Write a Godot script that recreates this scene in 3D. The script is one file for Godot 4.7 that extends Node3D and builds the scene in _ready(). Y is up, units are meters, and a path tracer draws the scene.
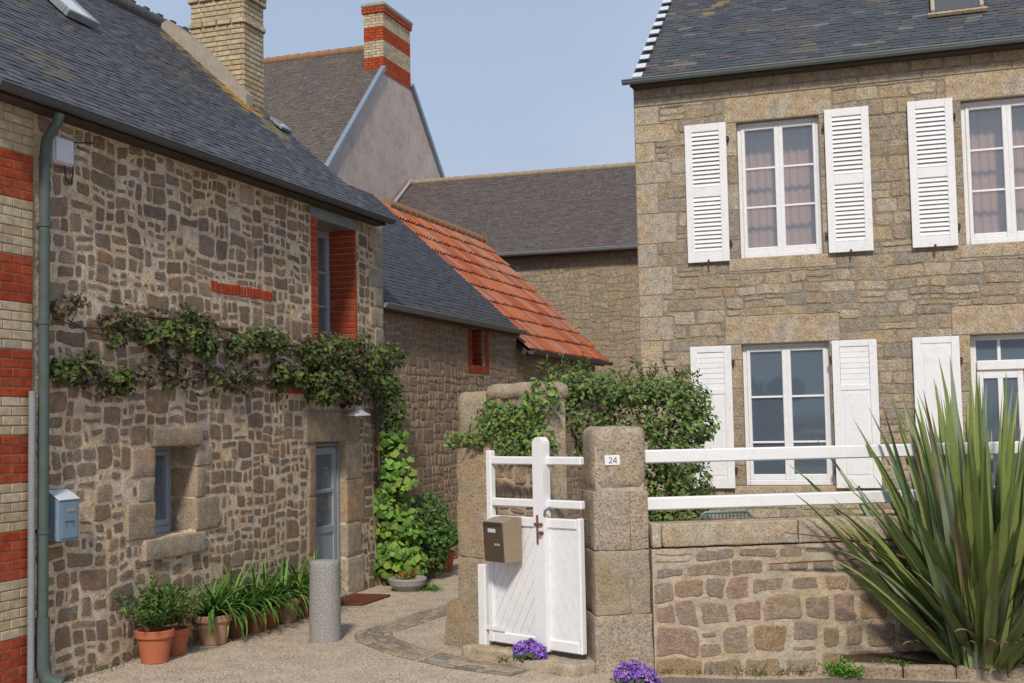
extends Node3D

var rng := RandomNumberGenerator.new()
var tex := {}
var mats := {}
var kits := {}

# ---------------------------------------------------------------- mesh builder
class MB:
	var v := PackedVector3Array()
	var n := PackedVector3Array()
	var c := PackedColorArray()
	var col := Color(1, 1, 1)

	func tri(a: Vector3, b: Vector3, d: Vector3) -> void:
		var nn := (b - a).cross(d - a).normalized()
		v.append(a); v.append(d); v.append(b)
		for i in 3:
			n.append(nn)
			c.append(col)

	func quad(a: Vector3, b: Vector3, d: Vector3, e: Vector3) -> void:
		tri(a, b, d)
		tri(a, d, e)

	func tri_out(a: Vector3, b: Vector3, d: Vector3, mid: Vector3) -> void:
		if (b - a).cross(d - a).dot((a + b + d) / 3.0 - mid) < 0.0:
			tri(a, d, b)
		else:
			tri(a, b, d)

	func quad_out(a: Vector3, b: Vector3, d: Vector3, e: Vector3, mid: Vector3) -> void:
		tri_out(a, b, d, mid)
		tri_out(a, d, e, mid)

	func smooth_tri(a: Vector3, b: Vector3, d: Vector3, na: Vector3, nb: Vector3, nd: Vector3) -> void:
		if (b - a).cross(d - a).dot(na + nb + nd) < 0.0:
			v.append(a); v.append(b); v.append(d)
			n.append(na); n.append(nb); n.append(nd)
		else:
			v.append(a); v.append(d); v.append(b)
			n.append(na); n.append(nd); n.append(nb)
		for i in 3:
			c.append(col)

	# box with chamfered edges; t places it, s is its full size
	func box(t: Transform3D, s: Vector3, bevel := 0.0) -> void:
		var h := s * 0.5
		var b := minf(bevel, minf(h.x, minf(h.y, h.z)) * 0.8)
		var mid := t.origin
		if b <= 0.0:
			for ax in 3:
				for sg in [-1.0, 1.0]:
					var p := []
					for k in [[-1, -1], [1, -1], [1, 1], [-1, 1]]:
						var q := Vector3.ZERO
						q[ax] = sg * h[ax]
						q[(ax + 1) % 3] = k[0] * h[(ax + 1) % 3]
						q[(ax + 2) % 3] = k[1] * h[(ax + 2) % 3]
						p.append(t * q)
					quad_out(p[0], p[1], p[2], p[3], mid)
			return
		var pt := func(sx: int, sy: int, sz: int, ax: int) -> Vector3:
			var q := Vector3(sx * (h.x - b), sy * (h.y - b), sz * (h.z - b))
			q[ax] = [sx, sy, sz][ax] * h[ax]
			return t * q
		for ax in 3:
			for sg in [-1, 1]:
				var p := []
				for k in [[-1, -1], [1, -1], [1, 1], [-1, 1]]:
					var g := [0, 0, 0]
					g[ax] = sg
					g[(ax + 1) % 3] = k[0]
					g[(ax + 2) % 3] = k[1]
					p.append(pt.call(g[0], g[1], g[2], ax))
				quad_out(p[0], p[1], p[2], p[3], mid)
		for ax in 3:          # edges parallel to ax
			var a1 := (ax + 1) % 3
			var a2 := (ax + 2) % 3
			for s1 in [-1, 1]:
				for s2 in [-1, 1]:
					var g := [0, 0, 0]
					g[a1] = s1
					g[a2] = s2
					g[ax] = -1
					var p0: Vector3 = pt.call(g[0], g[1], g[2], a1)
					var p1: Vector3 = pt.call(g[0], g[1], g[2], a2)
					g[ax] = 1
					var p2: Vector3 = pt.call(g[0], g[1], g[2], a2)
					var p3: Vector3 = pt.call(g[0], g[1], g[2], a1)
					quad_out(p0, p1, p2, p3, mid)
		for sx in [-1, 1]:
			for sy in [-1, 1]:
				for sz in [-1, 1]:
					tri_out(pt.call(sx, sy, sz, 0), pt.call(sx, sy, sz, 1), pt.call(sx, sy, sz, 2), mid)

	func bx(x0: float, x1: float, y0: float, y1: float, z0: float, z1: float, bevel := 0.0) -> void:
		box(Transform3D(Basis(), Vector3((x0 + x1) / 2, (y0 + y1) / 2, (z0 + z1) / 2)), Vector3(absf(x1 - x0), absf(y1 - y0), absf(z1 - z0)), bevel)

	# tube through points with a radius at each
	func tube(pts: Array, radii: Array, sides := 8, capped := true) -> void:
		var rings := []
		var nor := []
		var side := Vector3.ZERO
		for i in pts.size():
			var d: Vector3 = (pts[mini(i + 1, pts.size() - 1)] - pts[maxi(i - 1, 0)]).normalized()
			if side == Vector3.ZERO or absf(side.dot(d)) > 0.95:
				side = d.cross(Vector3.UP if absf(d.y) < 0.9 else Vector3.RIGHT).normalized()
			side = (side - d * side.dot(d)).normalized()
			var other := d.cross(side)
			var ring := []
			var rn := []
			for k in sides:
				var a := TAU * k / sides
				var o := side * cos(a) + other * sin(a)
				ring.append(pts[i] + o * radii[i])
				rn.append(o)
			rings.append(ring)
			nor.append(rn)
		for i in pts.size() - 1:
			for k in sides:
				var k2 := (k + 1) % sides
				smooth_tri(rings[i][k], rings[i][k2], rings[i + 1][k2], nor[i][k], nor[i][k2], nor[i + 1][k2])
				smooth_tri(rings[i][k], rings[i + 1][k2], rings[i + 1][k], nor[i][k], nor[i + 1][k2], nor[i + 1][k])
		if capped:
			for e in [0, pts.size() - 1]:
				var out: Vector3 = (pts[0] - pts[1]) if e == 0 else (pts[-1] - pts[-2])
				for k in sides:
					tri_out(pts[e], rings[e][k], rings[e][(k + 1) % sides], pts[e] - out)

	# turned shape round the y axis of t; profile is [radius, height] pairs
	func lathe(t: Transform3D, profile: Array, sides := 20) -> void:
		for i in profile.size() - 1:
			var p0: Array = profile[i]
			var p1: Array = profile[i + 1]
			var dn := Vector2(p1[1] - p0[1], p0[0] - p1[0]).normalized()
			for k in sides:
				var a := TAU * k / sides
				var b := TAU * (k + 1) / sides
				var q := [Vector3(cos(a) * p0[0], p0[1], sin(a) * p0[0]), Vector3(cos(b) * p0[0], p0[1], sin(b) * p0[0]), Vector3(cos(b) * p1[0], p1[1], sin(b) * p1[0]), Vector3(cos(a) * p1[0], p1[1], sin(a) * p1[0])]
				var na := (t.basis * Vector3(cos(a) * dn.x, dn.y, sin(a) * dn.x)).normalized()
				var nb := (t.basis * Vector3(cos(b) * dn.x, dn.y, sin(b) * dn.x)).normalized()
				if p0[0] > 0.0001:
					smooth_tri(t * q[0], t * q[1], t * q[2], na, nb, nb)
				if p1[0] > 0.0001:
					smooth_tri(t * q[0], t * q[2], t * q[3], na, nb, na)

	func prism(poly: PackedVector2Array, t: Transform3D, z0: float, z1: float) -> void:
		var idx := Geometry2D.triangulate_polygon(poly)
		for i in range(0, idx.size(), 3):
			var a := poly[idx[i]]
			var b := poly[idx[i + 1]]
			var d := poly[idx[i + 2]]
			if (b - a).cross(d - a) < 0.0:
				var w := b
				b = d
				d = w
			tri(t * Vector3(a.x, a.y, z1), t * Vector3(b.x, b.y, z1), t * Vector3(d.x, d.y, z1))
			tri(t * Vector3(a.x, a.y, z0), t * Vector3(d.x, d.y, z0), t * Vector3(b.x, b.y, z0))
		var ccw := not Geometry2D.is_polygon_clockwise(poly)
		for i in poly.size():
			var a := poly[i]
			var b := poly[(i + 1) % poly.size()]
			if not ccw:
				var w := a
				a = b
				b = w
			quad(t * Vector3(a.x, a.y, z0), t * Vector3(b.x, b.y, z0), t * Vector3(b.x, b.y, z1), t * Vector3(a.x, a.y, z1))

	# append another mesh's triangles
	func add(o: MB, t: Transform3D) -> void:
		var nb := t.basis.inverse().transposed()
		for i in o.v.size():
			v.append(t * o.v[i])
			n.append((nb * o.n[i]).normalized())
			c.append(col)

	func mesh() -> ArrayMesh:
		var m := ArrayMesh.new()
		add_to(m)
		return m

	func add_to(m: ArrayMesh) -> void:
		if v.is_empty():
			return
		var a := []
		a.resize(Mesh.ARRAY_MAX)
		a[Mesh.ARRAY_VERTEX] = v
		a[Mesh.ARRAY_NORMAL] = n
		a[Mesh.ARRAY_COLOR] = c
		m.add_surface_from_arrays(Mesh.PRIMITIVE_TRIANGLES, a)

# ---------------------------------------------------------------- scene helpers
var used := {}

func numbered(called: String) -> String:
	var k: int = used.get(called, 0)
	used[called] = k + 1
	return called if k == 0 else "%s_%03d" % [called, k]

func thing(called: String, label: String, category: String, at := Vector3.ZERO, group := "") -> Node3D:
	var o := Node3D.new()
	o.name = numbered(called)
	add_child(o)
	o.position = at
	tag(o, label, category, group)
	return o

func tag(o: Node3D, label: String, category: String, group := "") -> void:
	o.set_meta("label", label)
	o.set_meta("category", category)
	if group:
		o.set_meta("group", group)

func to_world(o: Node) -> Transform3D:
	var t := Transform3D()
	while o is Node3D and o != self:
		t = o.transform * t
		o = o.get_parent()
	return t

# a part whose vertices were written in world coordinates
func part(parent: Node, called: String, mb: MB, m: Material) -> MeshInstance3D:
	var o := local(parent, called, mb.mesh(), m)
	if parent != self:
		o.transform = to_world(parent).affine_inverse()
	return o

# a part whose vertices are written in its parent's coordinates
func local(parent: Node, called: String, mesh: Mesh, m: Material, t := Transform3D()) -> MeshInstance3D:
	var o := MeshInstance3D.new()
	o.mesh = mesh
	if m:
		o.material_override = m
	o.name = numbered(called) if parent == self else called
	o.transform = t
	parent.add_child(o, true)
	return o

func structure(called: String, mb: MB, m: Material) -> MeshInstance3D:
	var o := part(self, called, mb, m)
	o.set_meta("kind", "structure")
	return o

func frame_at(origin: Vector3, n: Vector3) -> Transform3D:
	var u := Vector3.UP.cross(n).normalized()
	return Transform3D(Basis(u, Vector3.UP, n.normalized()), origin)

func R(a: float, b: float) -> float:
	return rng.randf_range(a, b)

func lin(r: float, g: float, b: float) -> Color:
	return Color(r, g, b).linear_to_srgb()

# ---------------------------------------------------------------- textures, materials
func noise_bytes(sd: int, freq: float, kind := FastNoiseLite.TYPE_SIMPLEX_SMOOTH, octaves := 4, size := 512) -> PackedByteArray:
	var f := FastNoiseLite.new()
	f.seed = sd
	f.noise_type = kind
	f.frequency = freq
	f.fractal_octaves = octaves
	if kind == FastNoiseLite.TYPE_CELLULAR:
		f.fractal_type = FastNoiseLite.FRACTAL_NONE
	var im := f.get_seamless_image(size, size)
	im.convert(Image.FORMAT_L8)
	return im.get_data()

# layers: [bytes, weight] summed round 0.5, then coloured by stops [at, Color] (linear)
func make_tex(layers: Array, stops: Array, size := 512) -> ImageTexture:
	var g := Gradient.new()
	var offs := PackedFloat32Array()
	var cols := PackedColorArray()
	for s in stops:
		offs.append(s[0])
		cols.append(s[1])
	g.offsets = offs
	g.colors = cols
	var lut := PackedByteArray()
	for i in 256:
		var k := g.sample(i / 255.0).linear_to_srgb()
		lut.append(clampi(int(k.r * 255.0), 0, 255))
		lut.append(clampi(int(k.g * 255.0), 0, 255))
		lut.append(clampi(int(k.b * 255.0), 0, 255))
	var total := size * size
	var acc := PackedFloat32Array()
	acc.resize(total)
	acc.fill(127.5)
	for l in layers:
		var by: PackedByteArray = l[0]
		var w: float = l[1]
		for i in total:
			acc[i] += (by[i] - 127.5) * w
	var out := PackedByteArray()
	out.resize(total * 3)
	for i in total:
		var k := clampi(int(acc[i]), 0, 255) * 3
		out[i * 3] = lut[k]
		out[i * 3 + 1] = lut[k + 1]
		out[i * 3 + 2] = lut[k + 2]
	return ImageTexture.create_from_image(Image.create_from_data(size, size, false, Image.FORMAT_RGB8, out))

func make_tint(n1: PackedByteArray, n2: PackedByteArray, size := 512) -> ImageTexture:
	var out := PackedByteArray()
	out.resize(size * size * 3)
	for i in size * size:
		var l := lerpf(0.84, 1.08, n1[i] / 255.0)
		var w := clampf((n2[i] - 70.0) / 120.0, 0.0, 1.0)
		out[i * 3] = clampi(int(255.0 * l * lerpf(1.0, 0.98, w)), 0, 255)
		out[i * 3 + 1] = clampi(int(255.0 * l * lerpf(0.955, 0.985, w)), 0, 255)
		out[i * 3 + 2] = clampi(int(255.0 * l * lerpf(0.88, 0.99, w)), 0, 255)
	return ImageTexture.create_from_image(Image.create_from_data(size, size, false, Image.FORMAT_RGB8, out))

func mat(key: String, c: Color, rough := 0.9, t := "", scale := 0.6, relief := 0.0, bump := "", tint := 0.0) -> StandardMaterial3D:
	var m := StandardMaterial3D.new()
	m.resource_name = key
	m.albedo_color = c
	m.roughness = rough
	m.metallic_specular = 0.3
	if t:
		m.albedo_texture = tex[t]
		m.uv1_triplanar = true
		m.uv1_world_triplanar = true
		m.uv1_scale = Vector3.ONE * scale
		m.uv1_offset = Vector3(R(0, 1), R(0, 1), R(0, 1))
	if relief > 0.0:
		m.heightmap_enabled = true
		m.heightmap_scale = relief
		m.heightmap_texture = tex[bump if bump else t]
	if tint > 0.0:
		m.detail_enabled = true
		m.detail_albedo = tex.tint
		m.detail_blend_mode = BaseMaterial3D.BLEND_MODE_MUL
		m.detail_uv_layer = BaseMaterial3D.DETAIL_UV_2
		m.uv2_triplanar = true
		m.uv2_world_triplanar = true
		m.uv2_scale = Vector3.ONE * tint
		m.uv2_offset = Vector3(R(0, 1), R(0, 1), R(0, 1))
	mats[key] = m
	return m

func vmat(key: String, rough := 0.85, t := "", scale := 0.6, relief := 0.0) -> StandardMaterial3D:
	var m := mat(key, Color.WHITE, rough, t, scale, relief)
	m.vertex_color_use_as_albedo = true
	return m

func tones(prefix: String, list: Array, rough: float, t: String, scale: float, relief: float) -> Array:
	var out := []
	for i in list.size():
		out.append(mat("%s_%d" % [prefix, i], lin(list[i][0], list[i][1], list[i][2]), rough, t, scale, relief, "", 0.45))
	return out

# ---------------------------------------------------------------- masonry
# rectangle minus holes, as rectangles
func rects_without(r: Rect2, holes: Array) -> Array:
	var ys := [r.position.y, r.end.y]
	for h in holes:
		for y in [h.position.y, h.end.y]:
			if y > r.position.y + 0.001 and y < r.end.y - 0.001:
				ys.append(y)
	ys.sort()
	var out := []
	for i in ys.size() - 1:
		var y0: float = ys[i]
		var y1: float = ys[i + 1]
		if y1 - y0 < 0.002:
			continue
		var spans := [[r.position.x, r.end.x]]
		for h in holes:
			if h.position.y < y1 - 0.001 and h.end.y > y0 + 0.001:
				var next := []
				for s in spans:
					if h.end.x <= s[0] or h.position.x >= s[1]:
						next.append(s)
						continue
					if h.position.x > s[0]:
						next.append([s[0], h.position.x])
					if h.end.x < s[1]:
						next.append([h.end.x, s[1]])
				spans = next
		for s in spans:
			if s[1] - s[0] > 0.002:
				out.append(Rect2(s[0], y0, s[1] - s[0], y1 - y0))
	return out

# a wall slab in frame coordinates: front face at n = 0, back at -thick, with openings
func wall_slab(parent: Node, called: String, f: Transform3D, r: Rect2, holes: Array, thick: float, m: Material) -> MeshInstance3D:
	var mb := MB.new()
	for q in rects_without(r, holes):
		var a: float = q.position.x
		var b: float = q.end.x
		var y0: float = q.position.y
		var y1: float = q.end.y
		mb.quad(Vector3(a, y0, 0), Vector3(b, y0, 0), Vector3(b, y1, 0), Vector3(a, y1, 0))
		mb.quad(Vector3(b, y0, -thick), Vector3(a, y0, -thick), Vector3(a, y1, -thick), Vector3(b, y1, -thick))
	var ring := func(q: Rect2, sg: float) -> void:
		var p := [q.position, Vector2(q.end.x, q.position.y), q.end, Vector2(q.position.x, q.end.y)]
		for i in 4:
			var a: Vector2 = p[i]
			var b: Vector2 = p[(i + 1) % 4]
			if sg > 0:
				mb.quad(Vector3(a.x, a.y, -thick), Vector3(b.x, b.y, -thick), Vector3(b.x, b.y, 0), Vector3(a.x, a.y, 0))
			else:
				mb.quad(Vector3(b.x, b.y, -thick), Vector3(a.x, a.y, -thick), Vector3(a.x, a.y, 0), Vector3(b.x, b.y, 0))
	ring.call(r, 1.0)
	for h in holes:
		ring.call(h, -1.0)
	return local(parent, called, mb.mesh(), m, to_world(parent).affine_inverse() * f)

# irregular rounded stone in a unit square (-0.5..0.5), its face at z = 1
func stone_kit(count: int, sides: int, jitter: float, squareness: float) -> Array:
	var out := []
	for k in count:
		var st := SurfaceTool.new()
		st.begin(Mesh.PRIMITIVE_TRIANGLES)
		var rim := []
		var ph := R(0, TAU)
		for i in sides:
			var a := TAU * (i + R(-0.25, 0.25)) / sides
			var c := cos(a)
			var s := sin(a)
			var e := 2.0 / squareness
			var p := Vector2(signf(c) * pow(absf(c), e), signf(s) * pow(absf(s), e)) * 0.5 * (1.0 + jitter * sin(a * 2.0 + ph) * 0.5 + R(-jitter, jitter))
			rim.append(p)
		var lift := []
		for i in sides:
			lift.append(R(0.6, 1.0))
		var top := Vector3(R(-0.12, 0.12), R(-0.12, 0.12), R(0.95, 1.1))
		for i in sides:
			var j := (i + 1) % sides
			var b0 := Vector3(rim[i].x, rim[i].y, -1.0)
			var b1 := Vector3(rim[j].x, rim[j].y, -1.0)
			var m0 := Vector3(rim[i].x, rim[i].y, lift[i] * 0.35)
			var m1 := Vector3(rim[j].x, rim[j].y, lift[j] * 0.35)
			var t0 := Vector3(rim[i].x * 0.88, rim[i].y * 0.88, lift[i])
			var t1 := Vector3(rim[j].x * 0.88, rim[j].y * 0.88, lift[j])
			for q in [[b0, m0, m1], [b0, m1, b1], [m0, t0, t1], [m0, t1, m1], [t0, top, t1]]:
				for w in q:
					st.add_vertex(w)
		st.generate_normals()
		var ar := st.commit_to_arrays()
		var mb := MB.new()
		mb.v = ar[Mesh.ARRAY_VERTEX]
		mb.n = ar[Mesh.ARRAY_NORMAL]
		# the loop above runs the wrong way round in some variants: turn normals outward
		for i in mb.v.size():
			if mb.n[i].dot(mb.v[i] * Vector3(1, 1, 0.4) + Vector3(0, 0, 0.05)) < 0.0:
				mb.n[i] = -mb.n[i]
		for i in range(0, mb.v.size(), 3):
			var fn := (mb.v[i + 1] - mb.v[i]).cross(mb.v[i + 2] - mb.v[i])
			if fn.dot(mb.n[i] + mb.n[i + 1] + mb.n[i + 2]) > 0.0:
				var w := mb.v[i + 1]
				mb.v[i + 1] = mb.v[i + 2]
				mb.v[i + 2] = w
				var wn := mb.n[i + 1]
				mb.n[i + 1] = mb.n[i + 2]
				mb.n[i + 2] = wn
		for i in mb.v.size():
			mb.c.append(Color.WHITE)
		out.append([mb, mb.mesh()])
	return out

# roughly squared block, unit square, chamfered, corners off true; bevel as share of each side
func block_kit(count: int, bx: float, by: float, jitter: float) -> Array:
	var out := []
	for k in count:
		var mb := MB.new()
		var cor := []
		for s in [[-1, -1], [1, -1], [1, 1], [-1, 1]]:
			cor.append(Vector2(s[0] * (0.5 - R(0, jitter)), s[1] * (0.5 - R(0, jitter * 1.5))))
		var rim := []
		var inner := []
		for i in 4:
			var p: Vector2 = cor[i]
			var q: Vector2 = cor[(i + 1) % 4]
			for s in [0.0, 0.5]:
				var a := p.lerp(q, s)
				if s > 0.0:
					a *= 1.0 - R(-0.5, 1.0) * jitter
				rim.append(a)
				inner.append(Vector2(a.x * (1.0 - 2 * bx), a.y * (1.0 - 2 * by)))
		var top := Vector3(R(-0.2, 0.2), R(-0.2, 0.2), R(0.9, 1.15))
		var lift := []
		for i in 8:
			lift.append(R(0.75, 1.0))
		for i in 8:
			var j := (i + 1) % 8
			var mid := Vector3(0, 0, -1)
			mb.quad_out(Vector3(rim[i].x, rim[i].y, -1), Vector3(rim[j].x, rim[j].y, -1), Vector3(rim[j].x, rim[j].y, 0.3), Vector3(rim[i].x, rim[i].y, 0.3), mid)
			mb.quad_out(Vector3(rim[i].x, rim[i].y, 0.3), Vector3(rim[j].x, rim[j].y, 0.3), Vector3(inner[j].x, inner[j].y, lift[j]), Vector3(inner[i].x, inner[i].y, lift[i]), mid)
			mb.tri_out(Vector3(inner[i].x, inner[i].y, lift[i]), Vector3(inner[j].x, inner[j].y, lift[j]), top, mid)
		out.append([mb, mb.mesh()])
	return out

# rows of cells filling a rectangle with holes: returns Rect2 list
func courses(r: Rect2, holes: Array, row: Vector2, wide: Vector2, split := 0.0, wander := 0.0) -> Array:
	var out := []
	for q in rects_without(r, holes):
		if q.size.y < 0.05 or q.size.x < 0.05:
			continue
		var hs := []
		var sum := 0.0
		while sum < q.size.y:
			var h := R(row.x, row.y)
			hs.append(h)
			sum += h
		if hs.size() > 1 and sum - q.size.y > hs[-1] * 0.5:
			sum -= hs.pop_back()
		var y: float = q.position.y
		for h0 in hs:
			var h: float = h0 * q.size.y / sum
			var ws := []
			var tot := 0.0
			while tot < q.size.x:
				var w := R(wide.x, wide.y)
				ws.append(w)
				tot += w
			if ws.size() > 1 and tot - q.size.x > ws[-1] * 0.5:
				tot -= ws.pop_back()
			var x: float = q.position.x
			for w0 in ws:
				var w: float = w0 * q.size.x / tot
				var dy := wander * sin(x * 3.1 + y * 1.7) if wander > 0.0 else 0.0
				if rng.randf() < split and h > 0.11:
					var cut := R(0.38, 0.62)
					out.append(Rect2(x, y + dy, w, h * cut))
					out.append(Rect2(x, y + dy + h * cut, w, h * (1 - cut)))
				else:
					out.append(Rect2(x, y + dy, w, h))
				x += w
			y += h
	return out

# lay stones in cells on a wall; the most that show largest as parts, the rest joined
func lay(wall: Node, called: String, cells: Array, kit: Array, ms: Array, gap: Vector2, proud: Vector2, turn := 0.0, shrink := Vector2(1, 1), most := 300) -> void:
	cells.sort_custom(func(a, b): return a.size.x * a.size.y > b.size.x * b.size.y)
	var joined := []
	for i in ms.size():
		joined.append(MB.new())
	for i in cells.size():
		var q: Rect2 = cells[i]
		var g := R(gap.x, gap.y)
		var w := (q.size.x - g) * R(shrink.x, shrink.y)
		var h := (q.size.y - g) * R(shrink.x, shrink.y)
		if w < 0.025 or h < 0.025:
			continue
		var k: int = rng.randi_range(0, kit.size() - 1)
		var mi: int = rng.randi_range(0, ms.size() - 1)
		var c := q.get_center() + Vector2(R(-1, 1), R(-1, 1)) * g * 0.25
		var b := Basis(Vector3.BACK, R(-turn, turn))
		var t := Transform3D(b * Basis.from_scale(Vector3(w * (-1.0 if false else 1.0), h, R(proud.x, proud.y))), Vector3(c.x, c.y, 0.0))
		if i < most:
			local(wall, called, kit[k][1], ms[mi], t)
		else:
			joined[mi].add(kit[k][0], t)
	var m := ArrayMesh.new()
	var mm := []
	for i in ms.size():
		if not joined[i].v.is_empty():
			joined[i].add_to(m)
			mm.append(ms[i])
	if mm.size():
		var o := local(wall, "small_" + called + "s", m, null)
		for i in mm.size():
			o.set_surface_override_material(i, mm[i])
		o.set_meta("kind", "stuff")

# a rectangle broken into stones by cutting it again and again, so that no course runs on
func broken(r: Rect2, most: Vector2, least: float) -> Array:
	var todo := [r]
	var out := []
	while todo.size():
		var q: Rect2 = todo.pop_back()
		var kk := pow(rng.randf(), 1.3)
		var big := Vector2(most.x * lerpf(0.3, 1.15, kk), most.y * lerpf(0.35, 1.15, kk))
		var cut_w := q.size.x > big.x and q.size.x > least * 2.2
		var cut_h := q.size.y > big.y and q.size.y > least * 2.2
		if cut_w and cut_h:
			cut_w = q.size.x / most.x > q.size.y / most.y * R(0.7, 1.4)
			cut_h = not cut_w
		if cut_w:
			var k := q.size.x * R(0.36, 0.64)
			todo.append(Rect2(q.position, Vector2(k, q.size.y)))
			todo.append(Rect2(q.position + Vector2(k, 0), Vector2(q.size.x - k, q.size.y)))
		elif cut_h:
			var k := q.size.y * R(0.36, 0.64)
			todo.append(Rect2(q.position, Vector2(q.size.x, k)))
			todo.append(Rect2(q.position + Vector2(0, k), Vector2(q.size.x, q.size.y - k)))
		else:
			out.append(q)
	return out

# angular stones from cells: corners pushed about, sides ragged, a joint between
func lay_fitted(wall: Node, called: String, holes: Array, cells: Array, ms: Array, gap: Vector2, proud: Vector2, most := 300, warp := 0.05, bare := 0.0) -> void:
	var nx := FastNoiseLite.new()
	nx.seed = rng.randi_range(0, 9999)
	nx.frequency = 1.3
	nx.fractal_octaves = 3
	var polys := []
	for q in cells:
		var poly := PackedVector2Array()
		var cs := [q.position, Vector2(q.end.x, q.position.y), q.end, Vector2(q.position.x, q.end.y)]
		for k in 4:
			var m: Vector2 = (cs[k] + cs[(k + 1) % 4]) * 0.5
			for p in [cs[k], m]:
				var v: Vector2 = p + Vector2(nx.get_noise_2d(p.x, p.y), nx.get_noise_2d(p.x + 37.0, p.y)) * warp * 2.0
				poly.append(v + Vector2(R(-1, 1) * q.size.x, R(-1, 1) * q.size.y) * 0.045)
		for h in holes:
			var hp := PackedVector2Array([h.position, Vector2(h.end.x, h.position.y), h.end, Vector2(h.position.x, h.end.y)])
			if h.grow(0.6).has_point(q.get_center()) and Geometry2D.intersect_polygons(poly, hp).size():
				var best := PackedVector2Array()
				for c in Geometry2D.clip_polygons(poly, hp):
					if area_of(c) > area_of(best):
						best = c
				poly = best
				if poly.size() < 3:
					break
		if poly.size() < 3:
			continue
		if rng.randf() < bare and q.size.x * q.size.y < 0.03:
			continue
		for c in Geometry2D.offset_polygon(poly, -lerpf(gap.x, gap.y, pow(rng.randf(), 1.6)) * 0.5):
			if area_of(c) > 0.001:
				polys.append(c)
	polys.sort_custom(func(a, b): return area_of(a) > area_of(b))
	var joined := []
	for i in ms.size():
		joined.append(MB.new())
	for i in polys.size():
		var q: PackedVector2Array = polys[i]
		if Geometry2D.is_polygon_clockwise(q):
			q.reverse()
		var rim := []
		var n := q.size()
		var mid := Vector2.ZERO
		for k in n:
			var a := q[k]
			var b := q[(k + 1) % n]
			var l := a.distance_to(b)
			var sd := (b - a).orthogonal() / maxf(l, 0.001)
			var cut := minf(R(0.008, 0.03) / maxf(l, 0.001), 0.35)
			rim.append(a.lerp(b, cut))
			var steps := int(l / 0.07)
			for s in range(1, steps + 1):
				rim.append(a.lerp(b, s / float(steps + 1)) + sd * R(-0.007, 0.007))
			rim.append(a.lerp(b, 1.0 - cut))
		for v in rim:
			mid += v / rim.size()
		var mi := rng.randi_range(0, ms.size() - 1)
		var mb := MB.new()
		var z := R(proud.x, proud.y)
		var up := []
		for k in rim.size():
			up.append(z * R(0.75, 1.05))
		var cz := z * R(0.95, 1.15)
		var m := rim.size()
		for k in m:
			var j := (k + 1) % m
			var a: Vector2 = rim[k]
			var b: Vector2 = rim[j]
			var ia := a.lerp(mid, 0.1)
			var ib := b.lerp(mid, 0.1)
			mb.quad(Vector3(a.x, a.y, -0.02), Vector3(b.x, b.y, -0.02), Vector3(b.x, b.y, z * 0.3), Vector3(a.x, a.y, z * 0.3))
			mb.quad(Vector3(a.x, a.y, z * 0.3), Vector3(b.x, b.y, z * 0.3), Vector3(ib.x, ib.y, up[j]), Vector3(ia.x, ia.y, up[k]))
			mb.tri(Vector3(ia.x, ia.y, up[k]), Vector3(ib.x, ib.y, up[j]), Vector3(mid.x, mid.y, cz))
		if i < most:
			local(wall, called, mb.mesh(), ms[mi])
		else:
			joined[mi].add(mb, Transform3D())
	var all := ArrayMesh.new()
	var mm := []
	for i in ms.size():
		if not joined[i].v.is_empty():
			joined[i].add_to(all)
			mm.append(ms[i])
	if mm.size():
		var o := local(wall, "small_" + called + "s", all, null)
		for i in mm.size():
			o.set_surface_override_material(i, mm[i])
		o.set_meta("kind", "stuff")

func area_of(p: PackedVector2Array) -> float:
	var s := 0.0
	for i in p.size():
		s += p[i].cross(p[(i + 1) % p.size()])
	return absf(s) * 0.5

func dressed(wall: Node, called: String, q: Rect2, m: Material, proud := 0.02, bevel := 0.015, depth := 0.1) -> MeshInstance3D:
	if wall.get_parent().position.x < -5.0:
		return local(wall, called, worn_block(q.position.x, q.end.x, q.position.y, q.end.y, -depth, proud, 0.018, 0.012), m)
	var mb := MB.new()
	mb.bx(q.position.x, q.end.x, q.position.y, q.end.y, -depth, proud, bevel)
	return local(wall, called, mb.mesh(), m)

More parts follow.
